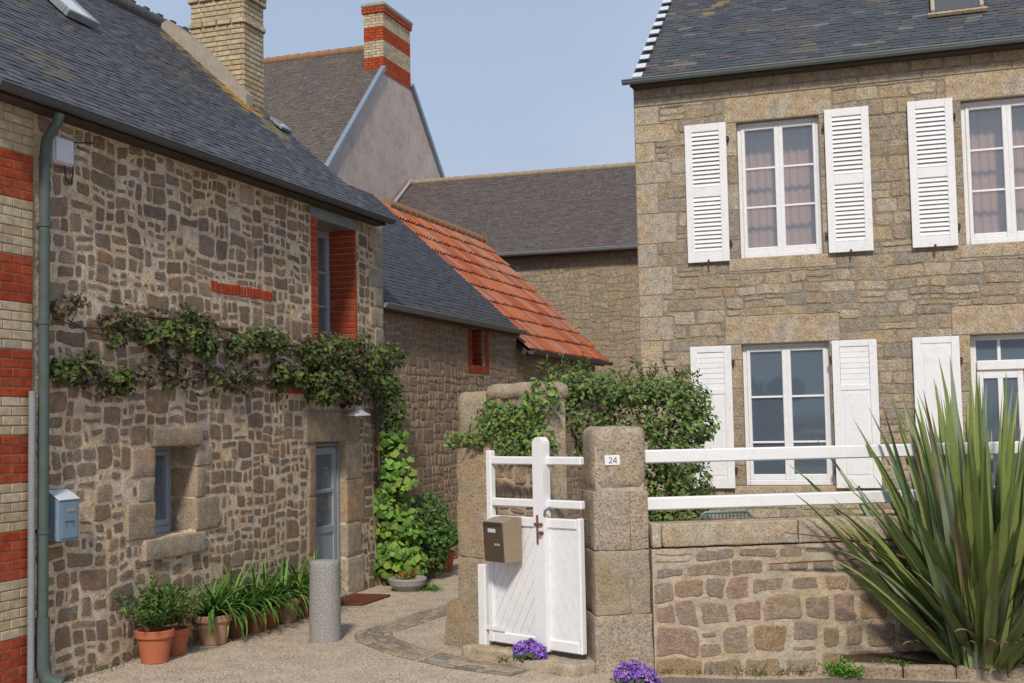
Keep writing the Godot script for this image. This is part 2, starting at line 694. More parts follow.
# weathered block: rounded edges and a worn, uneven surface
func worn_block(x0: float, x1: float, y0: float, y1: float, z0: float, z1: float, r: float, wear := 0.006) -> ArrayMesh:
	var lo := Vector3(x0, y0, z0)
	var hi := Vector3(x1, y1, z1)
	r = minf(r, minf(x1 - x0, minf(y1 - y0, z1 - z0)) * 0.45)
	var nz := FastNoiseLite.new()
	nz.seed = rng.randi_range(0, 9999)
	nz.frequency = 5.0
	nz.fractal_octaves = 3
	var ticks := []
	for ax in 3:
		var t := [lo[ax], lo[ax] + r * 0.3, lo[ax] + r]
		var n := maxi(1, int((hi[ax] - lo[ax] - 2 * r) / 0.06))
		for k in range(1, n):
			t.append(lerpf(lo[ax] + r, hi[ax] - r, k / float(n)))
		t.append(hi[ax] - r)
		t.append(hi[ax] - r * 0.3)
		t.append(hi[ax])
		ticks.append(t)
	var shape := func(p: Vector3) -> Vector3:
		var q := p.clamp(lo + Vector3.ONE * r, hi - Vector3.ONE * r)
		var d := p - q
		if d.length() > 1e-6:
			p = q + d.normalized() * r
		var c := (p - (lo + hi) * 0.5).normalized()
		return p + c * nz.get_noise_3dv(p) * wear
	var st := SurfaceTool.new()
	st.begin(Mesh.PRIMITIVE_TRIANGLES)
	for ax in 3:
		var a1 := (ax + 1) % 3
		var a2 := (ax + 2) % 3
		for side in 2:
			for i in ticks[a1].size() - 1:
				for j in ticks[a2].size() - 1:
					var p := []
					for k in [[0, 0], [1, 0], [1, 1], [0, 1]]:
						var q := Vector3.ZERO
						q[ax] = hi[ax] if side == 1 else lo[ax]
						q[a1] = ticks[a1][i + k[0]]
						q[a2] = ticks[a2][j + k[1]]
						p.append(shape.call(q))
					var order := [0, 2, 1, 0, 3, 2] if side == 1 else [0, 1, 2, 0, 2, 3]
					for k in order:
						st.add_vertex(p[k])
	st.generate_normals()
	return st.commit()

# bricks of one wall patch in frame coordinates; band decides the material by course
func bricks(wall: Node, u0: float, u1: float, v0: float, v1: float, course: float, long: float, m_of: Callable, proud := 0.012, n0 := 0.0) -> void:
	var rows := int(round((v1 - v0) / course))
	var ch := (v1 - v0) / rows
	for i in rows:
		var x := u0
		var first := true
		while x < u1 - 0.01:
			var w := long
			if first and i % 2 == 1:
				w = long * 0.5
			first = false
			if u1 - x < w * 1.35:
				w = u1 - x
			var mb := MB.new()
			mb.bx(x + 0.004, x + w - 0.004, v0 + i * ch + 0.004, v0 + (i + 1) * ch - 0.004, n0 - 0.05, n0 + proud + R(-0.003, 0.003), 0.006)
			local(wall, "brick", mb.mesh(), m_of.call(v0 + (i + 0.5) * ch))
			x += w

# ---------------------------------------------------------------- roofs
# slates laid in rows: p is the eave corner, along and up unit vectors in the roof plane
func slates(parent: Node, called: String, p: Vector3, along: Vector3, up: Vector3, length: float, rise: float, expo: float, wide: float, thick: float, base: Array, m: Material, patch: Variant = null) -> MeshInstance3D:
	var nn := along.cross(up).normalized()
	if nn.y < 0:
		nn = -nn
	var mb := MB.new()
	var rows := int(ceil(rise / expo))
	for i in rows:
		var s := i * expo
		var x := -wide * 0.5 if i % 2 == 1 else 0.0
		while x < length - 0.01:
			var w := wide * R(0.9, 1.1)
			var a := maxf(x, 0.0) + 0.003
			var b := minf(x + w, length) - 0.003
			x += w
			if b - a < 0.03:
				continue
			var sl := minf(expo * 1.9, rise - s)
			var d0 := R(-0.006, 0.006)
			var l0 := thick * R(1.4, 2.2)
			var skew := R(-0.004, 0.004)
			var o := p + up * (s + d0)
			var c: Array = base[rng.randi_range(0, base.size() - 1)]
			var k := R(0.88, 1.12)
			var col := Color(c[0] * k, c[1] * k, c[2] * k)
			if patch != null:
				col = patch.call(col, a, s)
			mb.col = col
			var q0 := o + along * a + nn * (l0 + skew)
			var q1 := o + along * b + nn * (l0 - skew)
			var q2 := o + along * b + up * sl + nn * 0.002
			var q3 := o + along * a + up * sl + nn * 0.002
			var mid := (q0 + q2) * 0.5 - nn
			mb.quad_out(q0, q1, q2, q3, mid)
			var e := nn * -thick
			mb.quad_out(q0 + e, q1 + e, q1, q0, (q0 + q1) * 0.5 + up - nn * 0.1)
			mb.tri_out(q0 + e, q0, q3, mid)
			mb.tri_out(q1 + e, q1, q2, mid)
	var out := local(parent, called, mb.mesh(), m, to_world(parent).affine_inverse())
	out.set_meta("kind", "stuff")
	return out

func slab(parent: Node, called: String, p: Vector3, along: Vector3, up: Vector3, length: float, rise: float, thick: float, m: Material) -> MeshInstance3D:
	var nn := along.cross(up).normalized()
	if nn.y < 0:
		nn = -nn
	var mb := MB.new()
	mb.box(Transform3D(Basis(along, up, nn), p + along * length * 0.5 + up * rise * 0.5 - nn * thick * 0.5), Vector3(length, rise, thick))
	return part(parent, called, mb, m)

func gutter(parent: Node, a: Vector3, b: Vector3, r: float, m: Material) -> MeshInstance3D:
	var mb := MB.new()
	var d := (b - a).normalized()
	var s := d.cross(Vector3.UP).normalized()
	var k := 8
	for i in k:
		var t0 := PI * i / k
		var t1 := PI * (i + 1) / k
		var o0 := -s * cos(t0) * r - Vector3.UP * sin(t0) * r
		var o1 := -s * cos(t1) * r - Vector3.UP * sin(t1) * r
		mb.smooth_tri(a + o0, b + o0, b + o1, o0.normalized(), o0.normalized(), o1.normalized())
		mb.smooth_tri(a + o0, b + o1, a + o1, o0.normalized(), o1.normalized(), o1.normalized())
		mb.quad_out(a + o0 * 0.93, b + o0 * 0.93, b + o1 * 0.93, a + o1 * 0.93, (a + b) * 0.5 + (o0 + o1) * 2.0)
		for e in [a, b]:
			mb.tri_out(e, e + o0, e + o1, (a + b) * 0.5)
	for sg in [-1.0, 1.0]:
		mb.tube([a + s * r * sg, b + s * r * sg], [0.009, 0.009], 6)
	return part(parent, "gutter", mb, m)

# ---------------------------------------------------------------- foliage
func leaf_mesh(long: float, wide: float, bend: float) -> ArrayMesh:
	var mb := MB.new()
	var p := [Vector3(0, 0, 0), Vector3(-wide / 2, long * 0.45, bend * 0.5), Vector3(0, long, -bend), Vector3(wide / 2, long * 0.45, bend * 0.5), Vector3(0, long * 0.5, 0)]
	mb.tri(p[0], p[4], p[1]); mb.tri(p[1], p[4], p[2]); mb.tri(p[0], p[3], p[4]); mb.tri(p[4], p[3], p[2])
	return mb.mesh()

# leaves through ellipsoids [centre, radii, count]
func foliage(parent: Node, called: String, blobs: Array, leaf: ArrayMesh, cols: Array, size := Vector2(0.8, 1.25), facing := Vector3(0.2, 0.6, 0.7), m: Material = null) -> void:
	var ts := []
	var cs := []
	for b in blobs:
		var cen: Vector3 = b[0]
		var rad: Vector3 = b[1]
		for i in int(b[2]):
			var d := Vector3(R(-1, 1), R(-1, 1), R(-1, 1))
			while d.length() > 1.0 or d.length() < 0.05:
				d = Vector3(R(-1, 1), R(-1, 1), R(-1, 1))
			var rr := pow(d.length(), 0.6)
			if rng.randf() < 0.08:
				rr *= 1.25
			var o := d.normalized() * rr
			var nrm := (o + facing * 0.9 + Vector3(R(-1, 1), R(-1, 1), R(-1, 1)) * 0.8).normalized()
			var up := (Vector3(R(-1, 1), R(-0.9, 0.5), R(-1, 1))).normalized()
			up = (up - nrm * up.dot(nrm)).normalized()
			var bs := Basis(up.cross(nrm), up, nrm).scaled_local(Vector3.ONE * R(size.x, size.y))
			ts.append(Transform3D(bs, cen + o * rad))
			var a: Array = cols[rng.randi_range(0, cols.size() - 1)]
			var k := R(0.75, 1.3)
			cs.append(Color(a[0] * k, a[1] * k, a[2] * k))
	var mm := MultiMesh.new()
	mm.transform_format = MultiMesh.TRANSFORM_3D
	mm.use_colors = true
	mm.mesh = leaf
	mm.instance_count = ts.size()
	for i in ts.size():
		mm.set_instance_transform(i, ts[i])
		mm.set_instance_color(i, cs[i])
	var o := MultiMeshInstance3D.new()
	o.multimesh = mm
	o.material_override = m if m else mats.leaf
	o.name = called
	o.set_meta("kind", "stuff")
	parent.add_child(o, true)
	o.transform = to_world(parent).affine_inverse()

# ---------------------------------------------------------------- joinery
# casement window in frame coordinates (face of the joinery at n = -recess)
func casement(parent: Node, f: Transform3D, r: Rect2, recess: float, rows: Array, curtain: Material, label := "", paint: Material = null) -> Node3D:
	var w := Node3D.new()
	w.name = "window"
	parent.add_child(w, true)
	w.transform = to_world(parent).affine_inverse() * f
	if label:
		w.set_meta("label", label)
	var pm: Material = paint if paint else mats.white
	var u0 := r.position.x
	var u1 := r.end.x
	var v0 := r.position.y
	var v1 := r.end.y
	var z := -recess
	var fw := 0.05
	var mb := MB.new()
	mb.bx(u0, u0 + fw, v0, v1, z - 0.06, z, 0.006)
	mb.bx(u1 - fw, u1, v0, v1, z - 0.06, z, 0.006)
	mb.bx(u0 + fw, u1 - fw, v1 - fw, v1, z - 0.06, z - 0.002, 0.006)
	mb.bx(u0 + fw, u1 - fw, v0, v0 + 0.07, z - 0.06, z + 0.03, 0.008)
	local(w, "frame", mb.mesh(), pm)
	var mid := (u0 + u1) / 2
	for side in 2:
		var a := u0 + fw if side == 0 else mid
		var b := mid if side == 0 else u1 - fw
		var sash := MB.new()
		var s0 := 0.045
		var s1 := 0.055
		var l := a
		var rr := b
		sash.bx(l, l + (s0 if side == 0 else s1), v0 + 0.07, v1 - fw, z - 0.045, z + 0.012, 0.008)
		sash.bx(rr - (s1 if side == 0 else s0), rr, v0 + 0.07, v1 - fw, z - 0.045, z + 0.012, 0.008)
		l += s0 if side == 0 else s1
		rr -= s1 if side == 0 else s0
		sash.bx(l, rr, v0 + 0.07, v0 + 0.14, z - 0.045, z + 0.01, 0.008)
		sash.bx(l, rr, v1 - fw - 0.05, v1 - fw, z - 0.045, z + 0.01, 0.008)
		var sn := local(w, "sash", sash.mesh(), pm)
		var y0 := v0 + 0.14
		var y1 := v1 - fw - 0.05
		var ys := [y0]
		for k in rows:
			ys.append(lerpf(y0, y1, k))
		ys.append(y1)
		for i in ys.size() - 1:
			var pa: float = ys[i] + (0.012 if i > 0 else 0.0)
			var pb: float = ys[i + 1] - (0.012 if i < ys.size() - 2 else 0.0)
			var pane := MB.new()
			for zz in [z - 0.015, z - 0.03]:
				pane.quad(Vector3(l, pa, zz), Vector3(rr, pa, zz), Vector3(rr, pb, zz), Vector3(l, pb, zz))
			local(sn, "pane", pane.mesh(), mats.glass)
			if i > 0:
				var bar := MB.new()
				bar.bx(l, rr, ys[i] - 0.014, ys[i] + 0.014, z - 0.04, z + 0.004, 0.006)
				local(sn, "glazing_bar", bar.mesh(), pm)
	if curtain:
		for side in 2:
			var cm := MB.new()
			var a := u0 if side == 0 else mid + 0.01
			var b := mid - 0.01 if side == 0 else u1
			var kk := 24
			for i in kk:
				var x0 := lerpf(a, b, i / float(kk))
				var x1 := lerpf(a, b, (i + 1) / float(kk))
				var d0 := z - 0.28 + 0.012 * sin(i * 1.3 + side)
				var d1 := z - 0.28 + 0.012 * sin((i + 1) * 1.3 + side)
				cm.quad(Vector3(x0, v0 + 0.02, d0), Vector3(x1, v0 + 0.02, d1), Vector3(x1, v1 - 0.02, d1), Vector3(x0, v1 - 0.02, d0))
			local(w, "curtain", cm.mesh(), curtain)
	return w

# shutter folded back on the wall; style 0 louvred, 1 louvred above a panel, 2 plain boards
func shutter(parent: Node, f: Transform3D, r: Rect2, style: int, hinge_right := true, tilt := 0.0) -> Node3D:
	var s := Node3D.new()
	s.name = "shutter"
	parent.add_child(s, true)
	s.transform = to_world(parent).affine_inverse() * f * Transform3D(Basis(Vector3.UP, tilt), Vector3(r.position.x, r.position.y, 0.035))
	var w := r.size.x
	var h := r.size.y
	var st := 0.095
	var d := 0.034
	var mb := MB.new()
	mb.bx(0, st, 0, h, 0, d, 0.005)
	mb.bx(w - st, w, 0, h, 0, d, 0.005)
	var rails := []
	if style == 0:
		rails = [[0.0, 0.14], [h * 0.47, h * 0.47 + 0.13], [h - 0.1, h]]
	elif style == 1:
		rails = [[0.0, 0.14], [h * 0.66, h * 0.66 + 0.07], [h - 0.08, h]]
	else:
		rails = [[0.0, 0.1], [h - 0.08, h]]
	for k in rails:
		mb.bx(st, w - st, k[0], k[1], 0, d - 0.002, 0.005)
	local(s, "shutter_frame", mb.mesh(), mats.white)
	for i in rails.size() - 1:
		var y0: float = rails[i][1]
		var y1: float = rails[i + 1][0]
		if style == 2 or (style == 1 and i == 0):
			var pm := MB.new()
			pm.bx(st, w - st, y0, y1, 0.004, d - 0.011, 0.003)
			pm.bx(st + 0.03, w - st - 0.03, y0 + 0.03, y1 - 0.03, d - 0.011, d - 0.005, 0.004)
			local(s, "panel", pm.mesh(), mats.white)
			continue
		var pitch := 0.054 if style == 0 else 0.062
		var count := int((y1 - y0) / pitch)
		pitch = (y1 - y0) / count
		if not kits.has("slat%d" % style):
			var sl := MB.new()
			sl.box(Transform3D(Basis(Vector3.RIGHT, -0.5 if style == 0 else -0.07), Vector3.ZERO), Vector3(w - 2 * st + 0.004, pitch * (1.12 if style == 0 else 1.05), 0.008), 0.002)
			kits["slat%d" % style] = sl.mesh()
		for j in count:
			local(s, "slat", kits["slat%d" % style], mats.white, Transform3D(Basis(Vector3.RIGHT, R(-0.03, 0.03)), Vector3(w / 2, y0 + pitch * (j + 0.5), d * 0.5)))
	for y in [h * 0.13, h * 0.88]:
		var hb := MB.new()
		var hx := w + 0.015 if hinge_right else -0.015
		hb.bx(hx - 0.016, hx + 0.016, y - 0.03, y + 0.03, -0.035, 0.03, 0.004)
		local(s, "hinge", hb.mesh(), mats.iron)
	var cb := MB.new()
	cb.bx(w * 0.5 - 0.012, w * 0.5 + 0.012, -0.05, 0.03, d, d + 0.02, 0.003)
	local(s, "catch", cb.mesh(), mats.iron)
	return s

# flower pot profile, base at t
func pot_shape(mb: MB, t: Transform3D, r: float, h: float) -> void:
	mb.lathe(t, [[0.0, 0.0], [r * 0.66, 0.0], [r * 0.7, h * 0.03], [r * 0.9, h * 0.76], [r, h * 0.77], [r * 1.02, h * 0.8], [r * 1.02, h * 0.98], [r * 0.99, h], [r * 0.9, h], [r * 0.88, h * 0.86], [0.0, h * 0.86]], 24)

# arching strap leaves from a crown
func strap_leaves(mb: MB, at: Vector3, count: int, long: Vector2, wide: float, spread: float, droop: float, cols: Array) -> void:
	for i in count:
		var a := R(0, TAU)
		var dir := Vector3(cos(a), 0, sin(a))
		var lean := pow(rng.randf(), 0.7) * spread
		var l := R(long.x, long.y)
		var c: Array = cols[rng.randi_range(0, cols.size() - 1)]
		var k := R(0.7, 1.35)
		mb.col = Color(c[0] * k, c[1] * k, c[2] * k)
		var side := dir.cross(Vector3.UP)
		var p := at + dir * R(0, 0.05) + side * R(-0.04, 0.04)
		var ang := lean
		var seg := 5
		for j in seg:
			var d := dir * sin(ang) + Vector3.UP * cos(ang)
			var q := p + d * (l / seg)
			var w0 := wide * (1.0 - 0.75 * pow(j / float(seg), 2.0))
			var w1 := wide * (1.0 - 0.95 * pow((j + 1) / float(seg), 2.0))
			mb.quad(p - side * w0, p + side * w0, q + side * w1, q - side * w1)
			p = q
			ang += droop * R(0.6, 1.4) * (0.35 + lean)

# feathery bush: stems carrying small leaves
func sprigs(mb: MB, at: Vector3, count: int, long: Vector2, spread: float, leaf: float, cols: Array) -> void:
	for i in count:
		var a := R(0, TAU)
		var lean := pow(rng.randf(), 0.6) * spread
		var d := Vector3(cos(a) * sin(lean), cos(lean), sin(a) * sin(lean))
		var l := R(long.x, long.y)
		var steps := int(l / 0.028)
		var p := at + Vector3(R(-0.07, 0.07), 0, R(-0.07, 0.07))
		for j in steps:
			d = (d + Vector3(R(-0.12, 0.12), R(-0.1, 0.06), R(-0.12, 0.12))).normalized()
			p += d * 0.028
			if j < steps / 4:
				continue
			for s in 2:
				var c: Array = cols[rng.randi_range(0, cols.size() - 1)]
				var k := R(0.7, 1.4)
				mb.col = Color(c[0] * k, c[1] * k, c[2] * k)
				var o := (Vector3(R(-1, 1), R(-0.3, 0.8), R(-1, 1)) + d * 0.5).normalized()
				var sd := o.cross(Vector3(R(-1, 1), R(-1, 1), R(-1, 1))).normalized()
				var q := p + o * leaf * R(0.7, 1.4)
				var mq := (p + q) * 0.5
				mb.tri(p, mq + sd * leaf * 0.22, q)
				mb.tri(p, q, mq - sd * leaf * 0.22)

func make_materials() -> void:
	var w := Color(1, 1, 1)
	var n_fine := noise_bytes(1, 0.16, FastNoiseLite.TYPE_SIMPLEX_SMOOTH, 3)
	var n_mid := noise_bytes(2, 0.035, FastNoiseLite.TYPE_SIMPLEX_SMOOTH, 5)
	var n_big := noise_bytes(3, 0.008, FastNoiseLite.TYPE_SIMPLEX_SMOOTH, 5)
	var n_cell := noise_bytes(4, 0.07, FastNoiseLite.TYPE_CELLULAR, 1)
	var n_white := noise_bytes(5, 0.45, FastNoiseLite.TYPE_VALUE, 1)
	tex.tint = make_tint(n_mid, n_big)
	var n_blot := noise_bytes(6, 0.06, FastNoiseLite.TYPE_SIMPLEX_SMOOTH, 5)
	var n_grain0 := noise_bytes(8, 0.09, FastNoiseLite.TYPE_SIMPLEX_SMOOTH, 2)
	tex.fieldstone = make_tex([[n_fine, 0.5], [n_grain0, 0.5], [n_blot, 0.6], [n_white, 0.3]], [[0.0, Color(0.3, 0.25, 0.22)], [0.3, Color(0.5, 0.45, 0.41)], [0.6, Color(0.66, 0.62, 0.58)], [0.78, Color(0.85, 0.8, 0.74)], [1.0, Color(1, 1, 0.98)]])
	var n_grain := noise_bytes(7, 0.085, FastNoiseLite.TYPE_SIMPLEX_SMOOTH, 2)
	tex.speckle = make_tex([[n_grain, 0.9], [n_fine, 0.5], [n_white, 0.4]], [[0.0, Color(0.2, 0.19, 0.19)], [0.35, Color(0.6, 0.59, 0.58)], [0.6, Color(0.88, 0.87, 0.86)], [1.0, w]])
	tex.granite = make_tex([[n_fine, 0.5], [n_grain, 0.75], [n_mid, 0.22], [n_white, 0.35]], [[0.0, Color(0.25, 0.22, 0.2)], [0.3, Color(0.62, 0.58, 0.54)], [0.55, Color(0.86, 0.83, 0.79)], [0.8, Color(1.0, 0.97, 0.93)], [1.0, Color(1.0, 1.0, 1.0)]])
	tex.mortar = make_tex([[n_fine, 0.5], [n_grain, 0.6], [n_mid, 0.4], [n_big, 0.3], [n_cell, -0.2]], [[0.0, Color(0.4, 0.36, 0.33)], [0.35, Color(0.72, 0.68, 0.63)], [0.6, Color(0.88, 0.86, 0.82)], [1.0, w]])
	tex.gravel = make_tex([[n_white, 0.5], [n_fine, 0.55], [n_grain, 0.35], [n_big, 0.22]], [[0.0, Color(0.2, 0.17, 0.15)], [0.33, Color(0.55, 0.5, 0.45)], [0.6, Color(0.86, 0.82, 0.77)], [1.0, w]])
	tex.plain = make_tex([[n_fine, 0.25], [n_mid, 0.35], [n_big, 0.4]], [[0.0, Color(0.62, 0.6, 0.58)], [0.5, Color(0.86, 0.85, 0.84)], [1.0, w]])
	tex.paint = make_tex([[n_mid, 0.5], [n_blot, 0.45], [n_big, 0.5], [n_fine, 0.2]], [[0.0, Color(0.68, 0.65, 0.58)], [0.16, Color(0.88, 0.87, 0.85)], [0.45, Color(0.96, 0.96, 0.955)], [1.0, w]])
	tex.render = make_tex([[n_mid, 0.5], [n_big, 0.6], [n_fine, 0.2]], [[0.0, Color(0.62, 0.58, 0.55)], [0.4, Color(0.82, 0.79, 0.76)], [0.7, Color(0.92, 0.9, 0.87)], [1.0, w]])
	mats.stone_dark = tones("fieldstone", [[0.4, 0.335, 0.285], [0.44, 0.37, 0.31], [0.5, 0.425, 0.355], [0.38, 0.325, 0.285], [0.46, 0.385, 0.32], [0.42, 0.365, 0.33], [0.5, 0.375, 0.3], [0.42, 0.345, 0.285], [0.35, 0.295, 0.25], [0.54, 0.46, 0.385]], 0.94, "fieldstone", 1.1, 1.2)
	mats.stone_warm = tones("granite_block", [[0.52, 0.465, 0.395], [0.45, 0.405, 0.35], [0.58, 0.52, 0.445], [0.42, 0.38, 0.33], [0.51, 0.445, 0.36], [0.55, 0.5, 0.435], [0.55, 0.47, 0.375], [0.47, 0.395, 0.335], [0.4, 0.365, 0.325], [0.49, 0.42, 0.345]], 0.93, "granite", 0.9, 1.6)
	mats.stone_garden = tones("wall_stone", [[0.5, 0.425, 0.35], [0.46, 0.395, 0.34], [0.53, 0.455, 0.375], [0.52, 0.41, 0.345], [0.45, 0.395, 0.35], [0.52, 0.42, 0.3], [0.49, 0.435, 0.38]], 0.94, "fieldstone", 0.8, 1.6)
	mats.stone_annex = tones("rubble", [[0.55, 0.465, 0.39], [0.59, 0.5, 0.42], [0.5, 0.43, 0.37], [0.62, 0.52, 0.43], [0.56, 0.455, 0.38]], 0.94, "fieldstone", 0.9, 1.6)
	mats.stone_barn = tones("barn_stone", [[0.57, 0.505, 0.41], [0.6, 0.54, 0.44], [0.53, 0.47, 0.385], [0.62, 0.55, 0.445]], 0.93, "fieldstone", 0.5, 1.2)
	mat("mortar_left", lin(0.78, 0.67, 0.555), 0.95, "mortar", 0.7, 2.2, "", 0.35)
	mat("mortar_right", lin(0.36, 0.32, 0.27), 0.95, "mortar", 0.7, 1.5, "", 0.35)
	mat("mortar_garden", lin(0.6, 0.525, 0.44), 0.95, "mortar", 0.7, 2.4, "", 0.35)
	mat("mortar_annex", lin(0.58, 0.49, 0.405), 0.95, "mortar", 0.7, 2.4, "", 0.35)
	mat("dressed", lin(0.58, 0.515, 0.43), 0.9, "granite", 0.7, 0.8, "", 0.35)
	mat("dressed_brown", lin(0.45, 0.385, 0.31), 0.9, "granite", 0.9, 1.0, "", 0.35)
	mat("dressed_grey", lin(0.5, 0.455, 0.41), 0.9, "granite", 0.9, 0.8, "", 0.35)
	mat("dressed_pink", lin(0.52, 0.41, 0.33), 0.9, "granite", 0.9, 0.9, "", 0.35)
	mat("dressed_pillar", lin(0.52, 0.44, 0.365), 0.92, "speckle", 0.7, 1.2, "", 0.5)
	mat("dressed_pier", lin(0.5, 0.43, 0.345), 0.92, "granite", 0.7, 1.4, "", 0.4)
	mat("coping", lin(0.56, 0.495, 0.415), 0.9, "granite", 0.8, 1.0, "", 0.35)
	mat("bollard_granite", lin(0.43, 0.42, 0.405), 0.88, "speckle", 1.4, 1.4)
	mats.brick_red = tones("red_brick", [[0.46, 0.085, 0.035], [0.42, 0.075, 0.035], [0.5, 0.11, 0.05], [0.44, 0.1, 0.05]], 0.9, "plain", 1.2, 0.6)
	mats.brick_cream = tones("cream_brick", [[0.62, 0.53, 0.38], [0.57, 0.48, 0.34], [0.66, 0.57, 0.43], [0.55, 0.47, 0.35]], 0.9, "plain", 1.2, 0.6)
	mat("brick_mortar", lin(0.42, 0.34, 0.25), 0.95, "mortar", 1.0, 0.6)
	vmat("slate", 0.62, "plain", 0.9, 0.35)
	vmat("old_tile", 0.92, "speckle", 0.4, 0.8)
	mat("roof_board", lin(0.09, 0.075, 0.06), 0.9, "plain", 1.0)
	mats.red_tile = tones("red_tile", [[0.5, 0.15, 0.075], [0.44, 0.125, 0.065], [0.56, 0.19, 0.1], [0.4, 0.15, 0.09], [0.5, 0.24, 0.17]], 0.88, "plain", 0.9, 0.5)
	mat("ridge_tile", lin(0.36, 0.21, 0.12), 0.9, "granite", 1.0, 0.8)
	mat("white", lin(0.82, 0.82, 0.835), 0.5, "paint", 0.8, 0.15)
	mat("grey_paint", lin(0.3, 0.34, 0.38), 0.5, "paint", 0.9, 0.1)
	mat("blue_grey", lin(0.3, 0.34, 0.38), 0.5, "paint", 0.9, 0.1)
	mat("zinc_green", lin(0.1, 0.13, 0.125), 0.45, "plain", 0.8, 0.2)
	mat("zinc_grey_green", lin(0.2, 0.245, 0.245), 0.45, "plain", 0.8, 0.2)
	mat("floorboards", lin(0.24, 0.16, 0.1), 0.7, "plain", 1.0)
	mat("zinc", lin(0.28, 0.31, 0.33), 0.45, "plain", 0.8, 0.2)
	mat("zinc_dark", lin(0.1, 0.105, 0.11), 0.5, "plain", 0.8, 0.2)
	mat("lead", lin(0.24, 0.29, 0.35), 0.55, "plain", 0.8, 0.2)
	mat("cement", lin(0.4, 0.36, 0.31), 0.93, "render", 0.8, 1.0)
	mat("gable_render", lin(0.56, 0.48, 0.435), 0.95, "render", 0.2, 0.6)
	mat("iron", lin(0.07, 0.055, 0.045), 0.6, "plain", 1.0)
	mat("rust", lin(0.22, 0.1, 0.06), 0.8, "granite", 1.0)
	mat("box_brown", lin(0.11, 0.08, 0.055), 0.5, "plain", 1.0)
	mat("box_tan", lin(0.36, 0.28, 0.2), 0.5, "plain", 1.0)
	mat("box_blue", lin(0.2, 0.29, 0.38), 0.45, "paint", 1.0)
	mat("plastic_white", lin(0.62, 0.64, 0.68), 0.4, "paint", 1.0)
	mat("room", lin(0.27, 0.23, 0.19), 0.9)
	mat("curtain", lin(0.42, 0.27, 0.21), 0.9)
	mats.curtain.backlight_enabled = true
	mats.curtain.backlight = Color(0.3, 0.25, 0.25)
	mat("terracotta", lin(0.5, 0.17, 0.085), 0.85, "plain", 1.4, 0.5)
	mat("terracotta_old", lin(0.47, 0.29, 0.2), 0.9, "render", 1.6, 0.6)
	mat("terracotta_dark", lin(0.3, 0.115, 0.07), 0.9, "render", 1.4, 0.6)
	mat("soil", lin(0.1, 0.07, 0.05), 0.95, "gravel", 1.0, 2.0)
	mat("ground", lin(0.63, 0.535, 0.43), 0.95, "gravel", 0.5, 1.8)
	mat("asphalt", lin(0.27, 0.24, 0.21), 0.95, "gravel", 0.6, 1.5)
	mat("concrete", lin(0.42, 0.37, 0.32), 0.93, "granite", 0.6, 1.0, "", 0.35)
	mat("mat_red", lin(0.2, 0.065, 0.04), 0.95, "granite", 2.0, 1.5)
	mat("bark", lin(0.14, 0.1, 0.075), 0.95, "granite", 2.0, 1.0)
	mat("teal", lin(0.36, 0.55, 0.52), 0.5, "paint", 1.0)
	mat("enamel", lin(0.78, 0.78, 0.76), 0.3)
	mat("lettering", lin(0.05, 0.07, 0.12), 0.5)
	mat("lamp_enamel", lin(0.5, 0.5, 0.5), 0.35, "plain", 1.0)
	mats.drain = tones("drain_stone", [[0.4, 0.36, 0.31], [0.46, 0.415, 0.36], [0.34, 0.31, 0.27], [0.5, 0.44, 0.37]], 0.9, "granite", 1.0, 1.2)
	var g := StandardMaterial3D.new()
	g.resource_name = "window_glass"
	g.transparency = BaseMaterial3D.TRANSPARENCY_ALPHA
	g.albedo_color = Color(0.75, 0.85, 0.95, 0.06)
	g.roughness = 0.02
	g.metallic = 0.035
	mats.glass = g
	var lf := vmat("leaf", 0.6)
	lf.backlight_enabled = true
	lf.backlight = Color(0.35, 0.4, 0.2)
	vmat("grit", 0.95)
	var fl := vmat("flower", 0.8)
	fl.backlight_enabled = true
	fl.backlight = Color(0.3, 0.2, 0.4)
	mats.flax = []
	for c in [[0.18, 0.25, 0.08], [0.23, 0.3, 0.1], [0.16, 0.24, 0.12], [0.29, 0.34, 0.13], [0.28, 0.34, 0.24]]:
		var m := mat("flax_%d" % mats.flax.size(), lin(c[0] * 1.15, c[1] * 1.12, c[2] * 1.1), 0.38, "plain", 2.5)
		m.vertex_color_use_as_albedo = true
		m.backlight_enabled = true
		m.backlight = Color(0.3, 0.35, 0.15)
		mats.flax.append(m)
	mats.flax_dry = mat("flax_dry", lin(0.36, 0.27, 0.17), 0.7, "plain", 2.0)
	kits.rubble = stone_kit(28, 13, 0.12, 3.6)
	kits.block = block_kit(16, 0.035, 0.07, 0.06)
	kits.rough = block_kit(12, 0.06, 0.09, 0.09)

